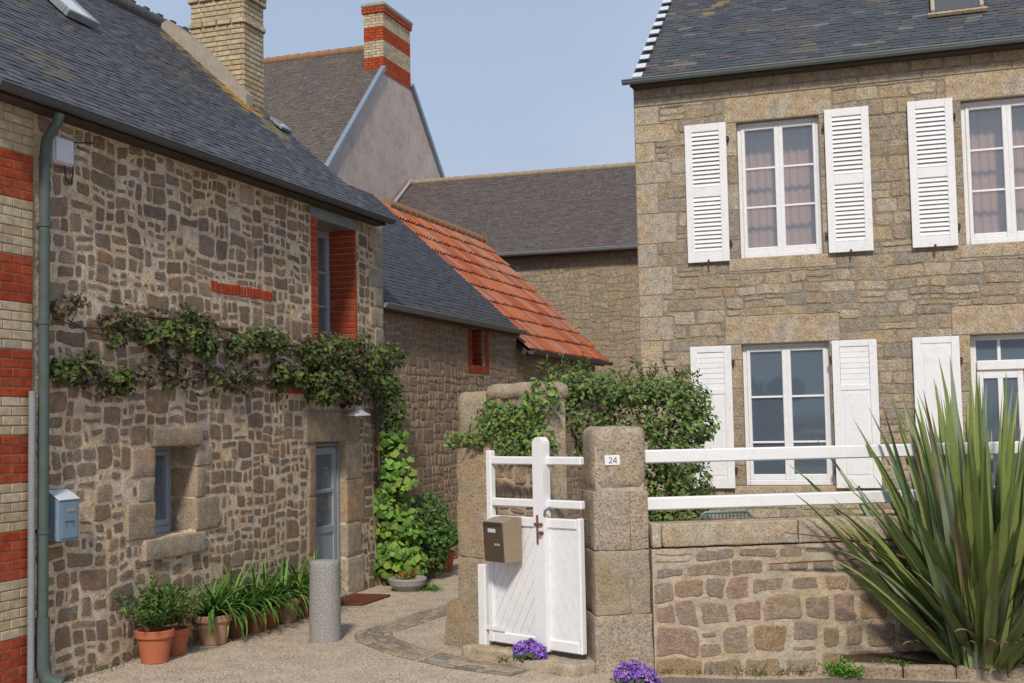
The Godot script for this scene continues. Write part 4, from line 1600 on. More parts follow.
# ---------------------------------------------------------------- far buildings
func build_far_buildings() -> void:
	# barn across the lane end
	var th := deg_to_rad(-2.0)
	var u := Vector3(cos(th), 0, sin(th))
	var n := Vector3(-sin(th), 0, cos(th))
	var P := Vector3(-6.82, 0, -29.5)
	var b := thing("barn", "long stone barn with brown tiled roof behind the red-tiled annexe", "barn", P)
	var f := frame_at(P, n)
	var w := wall_slab(b, "wall", f, Rect2(-7.3, -0.1, 11.3, 6.5), [], 0.5, mats.mortar_right)
	var face := Rect2(-4.6, 2.0, 6.6, 4.35)
	lay_fitted(w, "stone", [], broken(face, Vector2(0.5, 0.26), 0.1), mats.stone_barn, Vector2(0.015, 0.045), Vector2(0.004, 0.014), 300)
	var up := (-n * 4.3 + Vector3(0, 2.85, 0))
	var rise := up.length()
	up = up.normalized()
	var e := P + n * 0.3 - u * 7.45 + Vector3(0, 6.5, 0)
	var roof := slab(b, "roof", e - Vector3(0, 0.1, 0), u, up, 11.5, rise, 0.12, mats.roof_board)
	slates(roof, "roof_tiles", e - Vector3(0, 0.09, 0), u, up, 11.5, rise, 0.12, 0.17, 0.008, [[0.15, 0.125, 0.115], [0.14, 0.118, 0.11], [0.165, 0.138, 0.125], [0.145, 0.125, 0.12]], mats.old_tile)
	slab(b, "rear_roof", e - Vector3(0, 0.1, 0) - n * 8.6, u, Vector3(-up.x, up.y, -up.z), 11.5, rise, 0.12, mats.old_tile)
	for j in 34:
		var p := e + u * j * 0.34 - n * 4.3 + Vector3(0, 2.77, 0)
		var rm := MB.new()
		rm.tube([p, p + u * 0.34], [0.1, 0.08], 8)
		local(roof, "ridge_tile", rm.mesh(), mats.dressed_brown, to_world(roof).affine_inverse())
	gutter(b, e + n * 0.06 + Vector3(0, -0.1, 0), e + n * 0.06 + u * 11.5 + Vector3(0, -0.1, 0), 0.08, mats.zinc)
	var verge := MB.new()
	verge.box(Transform3D(Basis(u, up, u.cross(up)), e + up * rise * 0.5 + u * 0.02), Vector3(0.09, rise, 0.07), 0.01)
	part(b, "verge_mortar", verge, mats.cement)
	var ew := MB.new()
	ew.box(Transform3D(Basis(u, Vector3.UP, n), P - u * 7.0 - n * 4.0 + Vector3(0, 3.0, 0)), Vector3(0.4, 6.2, 7.5))
	part(b, "end_wall", ew, mats.mortar_right)

	# tall house with rendered gable and striped chimney
	var X := -14.5
	var g := thing("gabled_house", "tall house with grey rendered gable and red and white striped chimney", "house", Vector3(X, 0, -32.5))
	var az := -32.55
	var ay := 13.2
	var hw := 5.4
	var gw := MB.new()
	var gt := Transform3D(Basis(Vector3(0, 0, -1), Vector3.UP, Vector3.RIGHT), Vector3(X, 0, 0))
	gw.prism(PackedVector2Array([Vector2(-az - hw, -0.1), Vector2(-az + hw, -0.1), Vector2(-az + hw, ay - hw), Vector2(-az, ay), Vector2(-az - hw, ay - hw)]), gt, -0.4, 0.0)
	part(g, "gable_wall", gw, mats.gable_render)
	var fw := MB.new()
	fw.bx(-26.0, X - 0.4, -0.1, ay - hw, az + hw - 0.5, az + hw - 0.01)
	part(g, "front_wall", fw, mats.mortar_annex)
	var up2 := Vector3(0, 1, -1).normalized()
	var along := Vector3(-1, 0, 0)
	var e2 := Vector3(X - 0.02, ay - hw - 0.3, az + hw + 0.3)
	var r2l := (hw + 0.3) * sqrt(2.0)
	var roof2 := slab(g, "roof", e2, along, up2, 11.5, r2l, 0.12, mats.roof_board)
	slates(roof2, "roof_tiles", e2, along, up2, 11.5, r2l, 0.13, 0.18, 0.008, [[0.165, 0.138, 0.122], [0.15, 0.127, 0.115], [0.18, 0.15, 0.13], [0.155, 0.135, 0.125]], mats.old_tile)
	slab(g, "rear_roof", Vector3(X - 0.02, ay - hw - 0.3, az - hw - 0.3), along, Vector3(0, 1, 1).normalized(), 11.5, r2l, 0.12, mats.old_tile)
	for j in 33:
		var p := Vector3(X - 0.1 - j * 0.34, ay + 0.0, az)
		var rm := MB.new()
		rm.tube([p, p + along * 0.34], [0.14, 0.125], 8)
		local(roof2, "ridge_tile", rm.mesh(), mats.ridge_tile, to_world(roof2).affine_inverse())
	var nn := Vector3(0, 1, 1).normalized()
	for sd in [1.0, -1.0]:
		var fl := MB.new()
		var d := Vector3(0, 1, -sd).normalized()
		var fl_len := r2l - 1.36
		var c := Vector3(X + 0.03, ay, az) - d * (1.36 + fl_len * 0.5) + Vector3(0, 0.05, 0)
		fl.box(Transform3D(Basis(Vector3.RIGHT, d, Vector3.RIGHT.cross(d)), c), Vector3(0.14, fl_len, 0.14), 0.01)
		part(g, "verge_flashing", fl, mats.lead)
	var ch := Node3D.new()
	ch.name = "chimney"
	g.add_child(ch)
	ch.transform = to_world(g).affine_inverse()
	var z0 := -31.62
	var z1 := -33.5
	var x0 := X - 0.57
	var core := MB.new()
	core.bx(x0 + 0.02, X - 0.01, 12.0, 14.0, z1 + 0.02, z0 - 0.02)
	local(ch, "chimney_core", core.mesh(), mats.brick_mortar)
	var my := func(y): return 2.2 + (y - 2.2) * 1.16
	var red: Array = [MB.new(), MB.new()]
	var cream: Array = [MB.new(), MB.new()]
	var yy := 12.14
	var row := 0
	while yy < 14.05:
		var src := (yy - 2.2) / 1.16 + 2.2
		var is_red := src > 12.27 or (src < 11.92 and src > 11.57) or src < 11.12
		var o := 0.02
		if src > 12.27:
			o = 0.07
		if src > 12.36:
			o = 0.11
		for sd in 4:
			var ln := 0.57 if sd % 2 == 0 else 1.88
			var x := -ln / 2 - (0.0 if row % 2 == 0 else 0.11)
			while x < ln / 2 - 0.01:
				var a := maxf(x, -ln / 2)
				var c := minf(x + 0.235, ln / 2)
				x += 0.235
				if c - a < 0.02:
					continue
				var bb := Basis(Vector3.UP, sd * PI / 2)
				var off := (0.94 if sd % 2 == 0 else 0.285) + o
				var tgt: MB = (red if is_red else cream)[rng.randi_range(0, 1)]
				tgt.box(Transform3D(bb, Vector3((x0 + X) / 2, yy + 0.04, (z0 + z1) / 2) + bb * Vector3((a + c) / 2 * (1.0 + o), 0, off - 0.05)), Vector3(c - a - 0.012, 0.068, 0.1))
		yy += 0.08
		row += 1
	var cm := ArrayMesh.new()
	red[0].add_to(cm); red[1].add_to(cm); cream[0].add_to(cm); cream[1].add_to(cm)
	var cb := local(ch, "chimney_bricks", cm, null)
	for i in 4:
		cb.set_surface_override_material(i, [mats.brick_red[0], mats.brick_red[2], mats.brick_cream[2], mats.brick_cream[3]][i])
	cb.set_meta("kind", "stuff")
	var cap := MB.new()
	cap.bx(x0 - 0.08, X + 0.1, 14.06, 14.2, z1 - 0.1, z0 + 0.1, 0.04)
	local(ch, "chimney_cap", cap.mesh(), mats.cement)

# ---------------------------------------------------------------- right house
func build_right_house() -> void:
	var h := thing("stone_house", "tall coursed granite house with white shutters and louvred upper shutters", "house", Vector3(-1, 0, -16))
	var Z := -16.0
	var f := frame_at(Vector3(0, 0, Z), Vector3.BACK)      # u = x
	var w1 := Rect2(-2.35, 4.25, 1.05, 1.77)
	var w2 := Rect2(0.39, 4.25, 1.05, 1.77)
	var w3 := Rect2(-2.37, 1.34, 1.1, 1.8)
	var dr := Rect2(0.38, 0.45, 1.2, 2.7)
	var w := wall_slab(h, "wall", f, Rect2(-3.69, -0.1, 8.0, 6.72), [w1, w2, w3, dr], 0.45, mats.mortar_right)
	var holes := [w1, w2, w3, dr]
	var tone := func() -> Material: return mats.stone_warm[rng.randi_range(0, 7)]
	var put := func(r: Rect2, m: Material, proud: float, called := "dressed_stone") -> void:
		dressed(w, called, r.grow(-0.004), m, proud, 0.008)
		holes.append(r)
	for r in [Rect2(-2.5, 6.02, 1.36, 0.33), Rect2(0.22, 6.02, 1.4, 0.33), Rect2(-2.57, 3.14, 1.43, 0.36), Rect2(0.18, 3.15, 1.6, 0.35)]:
		put.call(r, mats.coping, 0.008, "lintel")
	for r in [Rect2(-2.5, 4.08, 1.35, 0.17), Rect2(0.24, 4.08, 1.35, 0.17), Rect2(-2.52, 1.16, 1.4, 0.18)]:
		put.call(r, mats.coping, 0.008, "window_sill")
	# long top course and the corbel course in the gutter's shadow
	var x := -3.69
	while x < 2.6:
		var l := R(0.7, 1.3)
		if x + l > 2.4:
			l = 2.62 - x
		put.call(Rect2(x, 6.35, l, 0.1), mats.coping, 0.014)
		x += l
	x = -3.69
	while x < 2.6:
		var l := R(0.22, 0.4)
		put.call(Rect2(x, 6.46, l - R(0.02, 0.06), 0.13), mats.dressed_brown, R(0.0, 0.02))
		x += l
	# quoins
	var qs := [0.0, 0.4, 0.85, 1.25, 1.7, 2.1, 2.5, 2.88, 3.23, 3.54, 3.83, 4.2, 4.51, 4.91, 5.31, 5.6, 5.86, 6.1, 6.35]
	for i in qs.size() - 1:
		var lw := 0.5 + R(-0.05, 0.05) if i % 2 == 0 else 0.3 + R(-0.04, 0.04)
		put.call(Rect2(-3.69, qs[i], lw, qs[i + 1] - qs[i]), [mats.coping, mats.dressed, mats.stone_warm[2], mats.stone_warm[5]][rng.randi_range(0, 3)], 0.007)
	# jamb stones
	for o in [w1, w2, w3, dr]:
		var y: float = o.position.y
		while y < o.end.y - 0.05:
			var hh := R(0.24, 0.42)
			if o.end.y - y - hh < 0.16:
				hh = o.end.y - y
			for sd in 2:
				var lw := R(0.13, 0.3)
				put.call(Rect2(o.position.x - lw + 0.007 if sd == 0 else o.end.x - 0.007, y, lw, hh), tone.call(), R(0.003, 0.008))
			y += hh
	var cells := courses(Rect2(-3.69, 0.0, 6.3, 6.46), [], Vector2(0.12, 0.2), Vector2(0.16, 0.48), 0.14, 0.0)
	lay_fitted(w, "stone", holes, cells, mats.stone_warm, Vector2(0.01, 0.036), Vector2(0.003, 0.014), 300, 0.012)
	# windows, shutters
	casement(h, f, w1, 0.1, [0.34, 0.67], mats.curtain, "six-pane upper window with pinkish curtains, nearest the house corner")
	casement(h, f, w2, 0.1, [0.34, 0.67], mats.curtain, "six-pane upper window with pinkish curtains above the door")
	casement(h, f, w3, 0.1, [0.26, 0.63], null, "six-pane ground floor window reflecting the sky")
	shutter(h, f, Rect2(-3.01, 4.22, 0.54, 1.81), 0, true)
	shutter(h, f, Rect2(-1.23, 4.24, 0.54, 1.82), 0, false)
	shutter(h, f, Rect2(-0.23, 4.24, 0.53, 1.82), 0, true)
	shutter(h, f, Rect2(1.5, 4.24, 0.53, 1.82), 0, false)
	shutter(h, f, Rect2(-3.02, 1.31, 0.53, 1.82), 1, true)
	shutter(h, f, Rect2(-1.24, 1.31, 0.54, 1.83), 1, false)
	shutter(h, f, Rect2(-0.28, 0.75, 0.54, 2.39), 2, true)
	shutter(h, f, Rect2(1.66, 0.75, 0.54, 2.39), 2, false)
	# glazed door with a fanlight
	var d := Node3D.new()
	d.name = "door"
	h.add_child(d)
	d.transform = to_world(h).affine_inverse() * f
	var z := -0.16
	var mb := MB.new()
	mb.bx(0.38, 0.45, 0.45, 3.15, z - 0.07, z, 0.006)
	mb.bx(1.51, 1.58, 0.45, 3.15, z - 0.07, z, 0.006)
	mb.bx(0.45, 1.51, 3.09, 3.15, z - 0.07, z - 0.002, 0.006)
	mb.bx(0.45, 1.51, 2.72, 2.84, z - 0.07, z + 0.03, 0.012)
	mb.bx(0.69, 0.73, 2.84, 3.09, z - 0.05, z - 0.004, 0.006)
	mb.bx(1.22, 1.26, 2.84, 3.09, z - 0.05, z - 0.004, 0.006)
	local(d, "door_frame", mb.mesh(), mats.white)
	for q in [[0.45, 0.69], [0.73, 1.22], [1.26, 1.51]]:
		var pm := MB.new()
		for zz in [z - 0.02, z - 0.035]:
			pm.quad(Vector3(q[0], 2.84, zz), Vector3(q[1], 2.84, zz), Vector3(q[1], 3.09, zz), Vector3(q[0], 3.09, zz))
		local(d, "pane", pm.mesh(), mats.glass)
	for s in 2:
		var a := 0.45 if s == 0 else 0.985
		var b := 0.975 if s == 0 else 1.51
		mb = MB.new()
		mb.bx(a, a + 0.07, 0.47, 2.72, z - 0.05, z, 0.006)
		mb.bx(b - 0.07, b, 0.47, 2.72, z - 0.05, z, 0.006)
		mb.bx(a + 0.07, b - 0.07, 2.62, 2.72, z - 0.05, z - 0.002, 0.006)
		mb.bx(a + 0.07, b - 0.07, 0.47, 0.72, z - 0.05, z - 0.002, 0.006)
		mb.bx(a + 0.07, b - 0.07, 1.2, 1.32, z - 0.05, z - 0.002, 0.006)
		mb.bx((a + b) / 2 - 0.03, (a + b) / 2 + 0.03, 1.32, 2.62, z - 0.05, z - 0.002, 0.006)
		var leaf := local(d, "door_leaf", mb.mesh(), mats.white)
		mb = MB.new()
		mb.bx(a + 0.07, b - 0.07, 0.72, 1.2, z - 0.04, z - 0.02, 0.004)
		local(leaf, "panel", mb.mesh(), mats.white)
		for q in [[a + 0.07, (a + b) / 2 - 0.03], [(a + b) / 2 + 0.03, b - 0.07]]:
			var pm := MB.new()
			for zz in [z - 0.02, z - 0.035]:
				pm.quad(Vector3(q[0], 1.32, zz), Vector3(q[1], 1.32, zz), Vector3(q[1], 2.62, zz), Vector3(q[0], 2.62, zz))
			local(leaf, "pane", pm.mesh(), mats.glass)
	# shell, floors, rooms
	var sh := MB.new()
	sh.bx(-3.69, -3.25, -0.1, 6.6, Z - 7.0, Z - 0.45)
	sh.bx(3.9, 4.31, -0.1, 6.6, Z - 7.0, Z - 0.45)
	sh.bx(-3.69, 4.31, -0.1, 6.6, Z - 7.45, Z - 7.0)
	for gx in [[-3.68, -3.26], [3.9, 4.3]]:
		sh.prism(PackedVector2Array([Vector2(-Z, 6.58), Vector2(-Z + 7.4, 6.58), Vector2(-Z + 3.7, 9.5)]), Transform3D(Basis(Vector3(0, 0, -1), Vector3.UP, Vector3.RIGHT), Vector3.ZERO), gx[0], gx[1])
	part(h, "end_wall", sh, mats.mortar_right)
	var fl := MB.new()
	fl.bx(-3.25, 3.9, 3.55, 3.75, Z - 7.0, Z - 0.45)
	fl.bx(-3.25, 3.9, 0.3, 0.45, Z - 7.0, Z - 0.45)
	part(h, "floor", fl, mats.floorboards)
	var iw := MB.new()
	iw.bx(-3.25, 3.9, 0.45, 3.55, Z - 6.6, Z - 6.5)
	iw.bx(-3.25, 3.9, 3.75, 6.6, Z - 6.6, Z - 6.5)
	part(h, "partition", iw, mats.room)
	# roof
	var up := Vector3(0, 8.55 - 6.57, -18.3 + 15.8).normalized()
	var along := Vector3.RIGHT
	var rise := 5.0
	var nn := along.cross(up)
	if nn.y < 0:
		nn = -nn
	var eave := Vector3(-3.7, 6.67, -15.8)
	var roof := slab(h, "roof", eave - nn * 0.05, along, up, 8.1, rise, 0.05, mats.roof_board)
	slab(h, "rear_roof", eave + up * rise - nn * 0.05 + Vector3(0, up.y, up.z * -1) * -rise + Vector3(0, 0, 0) + Vector3(0, 0, 0), along, Vector3(0, up.y, -up.z), 8.1, rise, 0.1, mats.slate)
	var lich := FastNoiseLite.new()
	lich.seed = 5
	lich.frequency = 0.9
	var patch := func(c: Color, a: float, s: float) -> Color:
		var k := lich.get_noise_2d(a * 1.2, s * 1.6)
		var p := rng.randf()
		if p < 0.03:
			return c.lerp(Color(0.2, 0.17, 0.12), 0.6)
		if p < 0.05:
			return c.lerp(Color(0.2, 0.21, 0.2), 0.7)
		if p < 0.07:
			return c.lerp(Color(0.16, 0.1, 0.1), 0.6)
		for sp in [[0.82, 2.55], [0.62, 2.1]]:
			if Vector2(a - sp[0], (s - sp[1]) * 1.2).length() < 0.13 and p < 0.75:
				return Color(0.27, 0.19, 0.08)
		if k < -0.2:
			return c.lerp(Color(0.13, 0.115, 0.1), 0.45)
		return c
	slates(roof, "slates", eave - nn * 0.045, along, up, 8.1, rise, 0.095, 0.2, 0.007, [[0.08, 0.09, 0.106], [0.076, 0.086, 0.102], [0.088, 0.096, 0.11], [0.082, 0.088, 0.1]], mats.slate, patch)
	# white soakers down the verge
	var s := 0.05
	while s < rise:
		var vm := MB.new()
		vm.box(Transform3D(Basis(along, up, nn), eave + up * (s + 0.06) + along * 0.1 + nn * 0.02), Vector3(0.13, 0.13, 0.02), 0.005)
		local(roof, "verge_piece", vm.mesh(), mats.plastic_white, to_world(roof).affine_inverse())
		s += 0.3
	var rm := MB.new()
	rm.tube([eave + up * rise, eave + up * rise + along * 8.1], [0.12, 0.12], 10)
	local(roof, "ridge", rm.mesh(), mats.zinc_dark, to_world(roof).affine_inverse())
	var sk := Node3D.new()
	sk.name = "rooflight"
	roof.add_child(sk)
	sk.transform = to_world(roof).affine_inverse() * Transform3D(Basis(along, up, nn), eave + along * 3.8 + up * 1.02)
	var sb := MB.new()
	sb.bx(-0.04, 0.68, 0, 0.05, -0.02, 0.03, 0.006)
	sb.bx(0.0, 0.05, 0.05, 0.75, -0.02, 0.06, 0.006)
	sb.bx(0.59, 0.64, 0.05, 0.75, -0.02, 0.06, 0.006)
	sb.bx(0.05, 0.59, 0.7, 0.75, -0.02, 0.06, 0.006)
	local(sk, "frame", sb.mesh(), mats.coping)
	sb = MB.new()
	sb.bx(0.05, 0.59, 0.05, 0.7, 0.0, 0.035)
	local(sk, "pane", sb.mesh(), mats.zinc_dark)
	gutter(h, Vector3(-3.78, 6.66, -15.76), Vector3(4.4, 6.66, -15.76), 0.055, mats.zinc_grey_green)
	var bm := MB.new()
	bm.bx(-3.68, 4.3, 6.585, 6.61, -15.985, -15.83)
	part(h, "soffit_board", bm, mats.roof_board)

# ---------------------------------------------------------------- front garden wall and terrace
const WO := Vector3(-2.75, 0, -10.71)
const WU := Vector3(0.883, 0, -0.469)
const WN := Vector3(0.469, 0, 0.883)

func build_garden_wall() -> void:
	var f := frame_at(WO, WN)
	# terrace behind the wall
	var tm := MB.new()
	var a := WO - WN * 0.35 - WU * 0.1
	var c := WO - WN * 0.35 + WU * 6.0
	tm.prism(PackedVector2Array([Vector2(a.x, -a.z), Vector2(c.x, -c.z), Vector2(4.3, 15.99), Vector2(-3.69, 15.99), Vector2(-3.3, 12.4)]), Transform3D(Basis(Vector3.RIGHT, Vector3.FORWARD, Vector3.UP), Vector3.ZERO), -0.15, 0.45)
	structure("terrace", tm, mats.ground)
	# pillar beside the gate
	var p := thing("gate_pillar", "granite gate pillar with rounded top carrying the white number plate", "pillar", WO)
	p.transform = f
	var core := MB.new()
	core.bx(-0.15, 0.29, -0.1, 2.0, -0.46, -0.012, 0.01)
	local(p, "core", core.mesh(), mats.mortar_garden)
	var rows := [[-0.12, 0.5, [[-0.19, 0.33]]], [0.5, 1.06, [[-0.18, 0.14], [0.14, 0.32]]], [1.06, 1.58, [[-0.18, 0.15], [0.15, 0.32]]], [1.58, 2.15, [[-0.175, 0.32]]]]
	for i in rows.size():
		for q in rows[i][2]:
			local(p, "granite_block", worn_block(q[0] + 0.002, q[1] - 0.002, rows[i][0] + 0.003, rows[i][1] - 0.003, -0.5, R(-0.004, 0.006), 0.08 if i == 3 else 0.01, 0.016), [mats.dressed_pillar, mats.dressed_brown, mats.dressed_pillar, mats.dressed_pillar][i])
	# wall
	var w := thing("garden_wall", "low granite garden wall with flat coping beside the white gate", "wall", WO + WU * 0.34)
	w.transform = frame_at(WO, WN)
	var body := wall_slab(w, "wall_core", f, Rect2(0.34, -0.2, 5.2, 1.26), [], 0.32, mats.mortar_garden)
	var cells := []
	for q in [[-0.12, 0.1, 0.24, 0.42], [0.1, 0.36, 0.2, 0.42], [0.36, 0.6, 0.17, 0.34], [0.6, 0.79, 0.15, 0.36], [0.79, 0.93, 0.18, 0.4], [0.93, 1.06, 0.16, 0.42]]:
		cells.append_array(courses(Rect2(0.34, q[0], 5.2, q[1] - q[0]), [], Vector2(q[1] - q[0], q[1] - q[0] + 0.01), Vector2(q[2], q[3]), 0.14, 0.0))
	lay_fitted(body, "stone", [Rect2(0.2, 1.06, 6.0, 0.3), Rect2(0.0, -0.3, 0.34, 2.0)], cells, mats.stone_garden, Vector2(0.02, 0.09), Vector2(0.003, 0.012), 300, 0.03)
	var x := 0.34
	for l in [0.09, 1.27, 1.3, 1.15, 1.39]:
		local(w, "coping_stone", worn_block(x + 0.003, x + l - 0.003, 1.07 + R(-0.004, 0.004), 1.28 + R(-0.006, 0.006), -0.36, 0.022 + R(-0.006, 0.006), 0.018, 0.02), [mats.coping, mats.dressed][rng.randi_range(0, 1)])
		x += l
	# white rails
	var rl := thing("rail_fence", "white two-rail wooden fence above the granite garden wall", "fence", WO + WU * 0.34)
	rl.transform = frame_at(WO, WN)
	for q in [[1.81, 1.93], [1.39, 1.505]]:
		var b := MB.new()
		b.bx(0.33, 5.4, q[0], q[1], -0.22, -0.12, 0.012)
		local(rl, "rail", b.mesh(), mats.white)
	for u in [5.3]:
		var b := MB.new()
		b.bx(u, u + 0.1, 1.28, 2.0, -0.32, -0.225, 0.012)
		local(rl, "post", b.mesh(), mats.white)
	# number plate on the pillar
	var np := thing("number_plate", "small white enamel house number plate on granite pillar", "sign", WO)
	np.transform = f * Transform3D(Basis(), Vector3(0.0, 1.85, 0.01))
	var pm := MB.new()
	pm.bx(-0.07, 0.07, -0.045, 0.045, -0.01, 0.008, 0.006)
	local(np, "plate", pm.mesh(), mats.enamel)
	var tx := TextMesh.new()
	tx.text = "24"
	tx.font = SystemFont.new()
	tx.font.font_names = PackedStringArray(["Droid Sans"])
	tx.font_size = 16
	tx.pixel_size = 0.0043
	tx.depth = 0.002
	local(np, "numerals", tx, mats.lettering, Transform3D(Basis(), Vector3(0, 0, 0.0095)))
	# planting bed with kerb
	var sb := MB.new()
	var k0 := WO + WU * 1.9 + WN * 0.1
	var kp := []
	for i in 15:
		var s := i / 14.0
		var q := WO + WU * (2.05 + s * 3.0) + WN * (0.1 + 0.75 * pow(s, 0.55))
		kp.append(Vector3(q.x, 0, q.z))
	for i in 14:
		var m0: Vector3 = kp[i]
		var m1: Vector3 = kp[i + 1]
		var b0 := WO + WU * (2.05 + i / 14.0 * 3.0) + WN * 0.02
		var b1 := WO + WU * (2.05 + (i + 1) / 14.0 * 3.0) + WN * 0.02
		sb.quad(Vector3(m0.x, -0.02, m0.z), Vector3(m1.x, -0.02, m1.z), Vector3(b1.x, 0.06, b1.z), Vector3(b0.x, 0.06, b0.z))
	structure("planting_bed", sb, mats.soil)
	var kb := MB.new()
	for i in 7:
		var m0: Vector3 = kp[i * 2]
		var m1: Vector3 = kp[i * 2 + 2]
		var d := (m1 - m0)
		kb = MB.new()
		kb.box(Transform3D(Basis(d.normalized(), Vector3.UP, d.normalized().cross(Vector3.UP)), (m0 + m1) / 2 + Vector3(0, -0.06, 0)), Vector3(d.length() - 0.008, 0.15, 0.11), 0.025)
		if i == 0:
			kb0 = structure("kerb", MB.new(), mats.concrete)
			kb0.mesh = kb.mesh()
		else:
			local(kb0, "kerb_stone", kb.mesh(), mats.concrete)

var kb0: MeshInstance3D

# ---------------------------------------------------------------- gate
func build_gate() -> void:
	var gn := Vector3(-0.425, 0, 0.905).normalized()
	var f := frame_at(Vector3(-3.03, 0, -10.68), gn)        # u from -1.2 to 0
	# pier on the far side of the opening
	var p := thing("gate_pier", "broad weathered granite pier with ivy top behind the gate", "pillar", f * Vector3(-1.4, 0, -0.45))
	p.transform = f * Transform3D(Basis(), Vector3(0, 0, -0.25))
	var core := MB.new()
	core.bx(-1.83, -0.66, -0.1, 2.5, -0.34, -0.03, 0.04)
	local(p, "core", core.mesh(), mats.mortar_garden)
	var y := -0.1
	while y < 2.3:
		var hh := R(0.8, 1.1)
		if y + hh > 2.0:
			hh = 2.52 - y
		local(p, "granite_block", worn_block(-1.87, -1.46, y + 0.002, y + hh - 0.002, -0.36, R(-0.004, 0.01), 0.08 if y + hh > 2.4 else 0.012, 0.025), mats.dressed_pier)
		y += hh
	var face := Node3D.new()
	face.name = "rubble_face"
	p.add_child(face)
	face.position = Vector3(0, 0, -0.03)
	var pf := Rect2(-1.46, 0.0, 0.8, 2.5)
	lay_fitted(face, "stone", [], broken(pf, Vector2(0.36, 0.27), 0.09), mats.stone_annex, Vector2(0.02, 0.05), Vector2(0.008, 0.03), 300, 0.02)
	local(p, "cap_stone", worn_block(-1.47, -0.63, 2.42, 2.58, -0.37, 0.02, 0.07, 0.04), mats.dressed_pier)
	var gs := MB.new()
	gs.prism(PackedVector2Array([Vector2(-2.0, -0.05), Vector2(-1.72, -0.05), Vector2(-1.76, 0.2), Vector2(-1.86, 0.46), Vector2(-1.92, 0.43)]), Transform3D(), -0.3, 0.1)
	local(p, "guard_stone", gs.mesh(), mats.dressed_brown)

	var st := thing("doorstep", "worn granite threshold slab under the white gate", "step", f * Vector3(-0.6, 0, 0))
	st.transform = f
	local(st, "step_slab", worn_block(-0.72, 0.1, -0.1, 0.1, -0.3, 0.26, 0.04, 0.03), mats.coping)
	local(st, "step_slab", worn_block(-1.42, -0.73, -0.1, 0.11, -0.3, 0.16, 0.04, 0.03), mats.dressed)

	var g := thing("garden_gate", "white wooden double gate with chevron boards and open top rails", "gate", f * Vector3(-0.6, 0, 0))
	g.transform = f
	for s in 2:
		var a := -1.17 if s == 0 else -0.4
		var b := -0.5 if s == 0 else 0.0
		var lf := MB.new()
		var st0 := 0.07
		if s == 0:
			lf.bx(a, a + st0, 0.15, 1.94, -0.035, 0.035, 0.01)
		else:
			lf.bx(b - 0.045, b, 0.15, 1.34, -0.035, 0.035, 0.01)
		var leaf := local(g, "gate_leaf", lf.mesh(), mats.white)
		var l := a + st0 if s == 0 else a
		var r := b if s == 0 else b - 0.045
		for q in [[1.81, 1.885], [1.42, 1.495], [1.24, 1.33], [0.15, 0.25]]:
			var rm := MB.new()
			rm.bx(l, r if q[0] < 1.4 else (b if s == 0 else b + 0.02), q[0], q[1], -0.03, 0.03, 0.01)
			local(leaf, "rail", rm.mesh(), mats.white)
		# chevron boards
		var box := PackedVector2Array([Vector2(l, 0.25), Vector2(r, 0.25), Vector2(r, 1.24), Vector2(l, 1.24)])
		var dir := Vector2(0.5, 0.87) if s == 0 else Vector2(-0.5, 0.87)
		var nrm := Vector2(dir.y, -dir.x)
		var o := Vector2(r, 1.24) if s == 0 else Vector2(l, 1.24)
		for k in range(-14, 15):
			var c := o + nrm * k * 0.082
			var strip := PackedVector2Array([c - dir * 3, c + nrm * 0.079 - dir * 3, c + nrm * 0.079 + dir * 3, c + dir * 3])
			for poly in Geometry2D.intersect_polygons(box, strip):
				var bm := MB.new()
				var z := R(-0.001, 0.0015)
				bm.prism(poly, Transform3D(), -0.012, 0.012 + z)
				local(leaf, "board", bm.mesh(), mats.white)
	# middle post with rounded head
	var pm := MB.new()
	var prof := PackedVector2Array()
	prof.append(Vector2(-0.52, 0.14))
	prof.append(Vector2(-0.39, 0.14))
	for k in 9:
		var an := PI * k / 8.0
		prof.append(Vector2(-0.455 + 0.065 * cos(an), 2.0 + 0.065 * sin(an)))
	pm.prism(prof, Transform3D(), -0.02, 0.075)
	local(g, "meeting_post", pm.mesh(), mats.white)
	var lm := MB.new()
	lm.bx(-0.475, -0.455, 1.1, 1.36, 0.076, 0.09, 0.003)
	lm.bx(-0.5, -0.4, 1.265, 1.29, 0.078, 0.096, 0.003)
	lm.tube([Vector3(-0.41, 1.2, 0.06), Vector3(-0.41, 1.2, 0.11)], [0.016, 0.02], 8)
	local(g, "latch", lm.mesh(), mats.rust)
	lm = MB.new()
	lm.tube([Vector3(-0.4, 1.34, 0.06), Vector3(-0.37, 1.4, 0.08), Vector3(-0.31, 1.43, 0.08), Vector3(-0.27, 1.42, 0.06)], [0.012, 0.012, 0.012, 0.012], 8)
	local(g, "closer_arm", lm.mesh(), mats.zinc)
	var wp := MB.new()
	wp.bx(-1.3, -1.2, 0.1, 0.86, -0.06, 0.04, 0.008)
	local(g, "hanging_post", wp.mesh(), mats.white)
	for q in [0.28, 1.2]:
		var hm := MB.new()
		hm.bx(-1.19, -0.95, q - 0.02, q + 0.02, 0.036, 0.044, 0.002)
		local(g, "strap_hinge", hm.mesh(), mats.white)
	# letter box hung on the gate
	var lb := thing("letter_box", "brown and tan metal letter box hung on the white gate", "letter box", f * Vector3(-1.05, 0.9, 0.1))
	lb.transform = f * Transform3D(Basis(Vector3.UP, -0.12), Vector3(-0.83, 0.93, 0.04))
	var bb := MB.new()
	bb.prism(PackedVector2Array([Vector2(0.0, 0.0), Vector2(0.2, 0.0), Vector2(0.22, 0.36), Vector2(0.1, 0.4), Vector2(0.0, 0.4)]), Transform3D(Basis(Vector3.BACK, Vector3.UP, Vector3.LEFT), Vector3.ZERO), -0.14, 0.14)
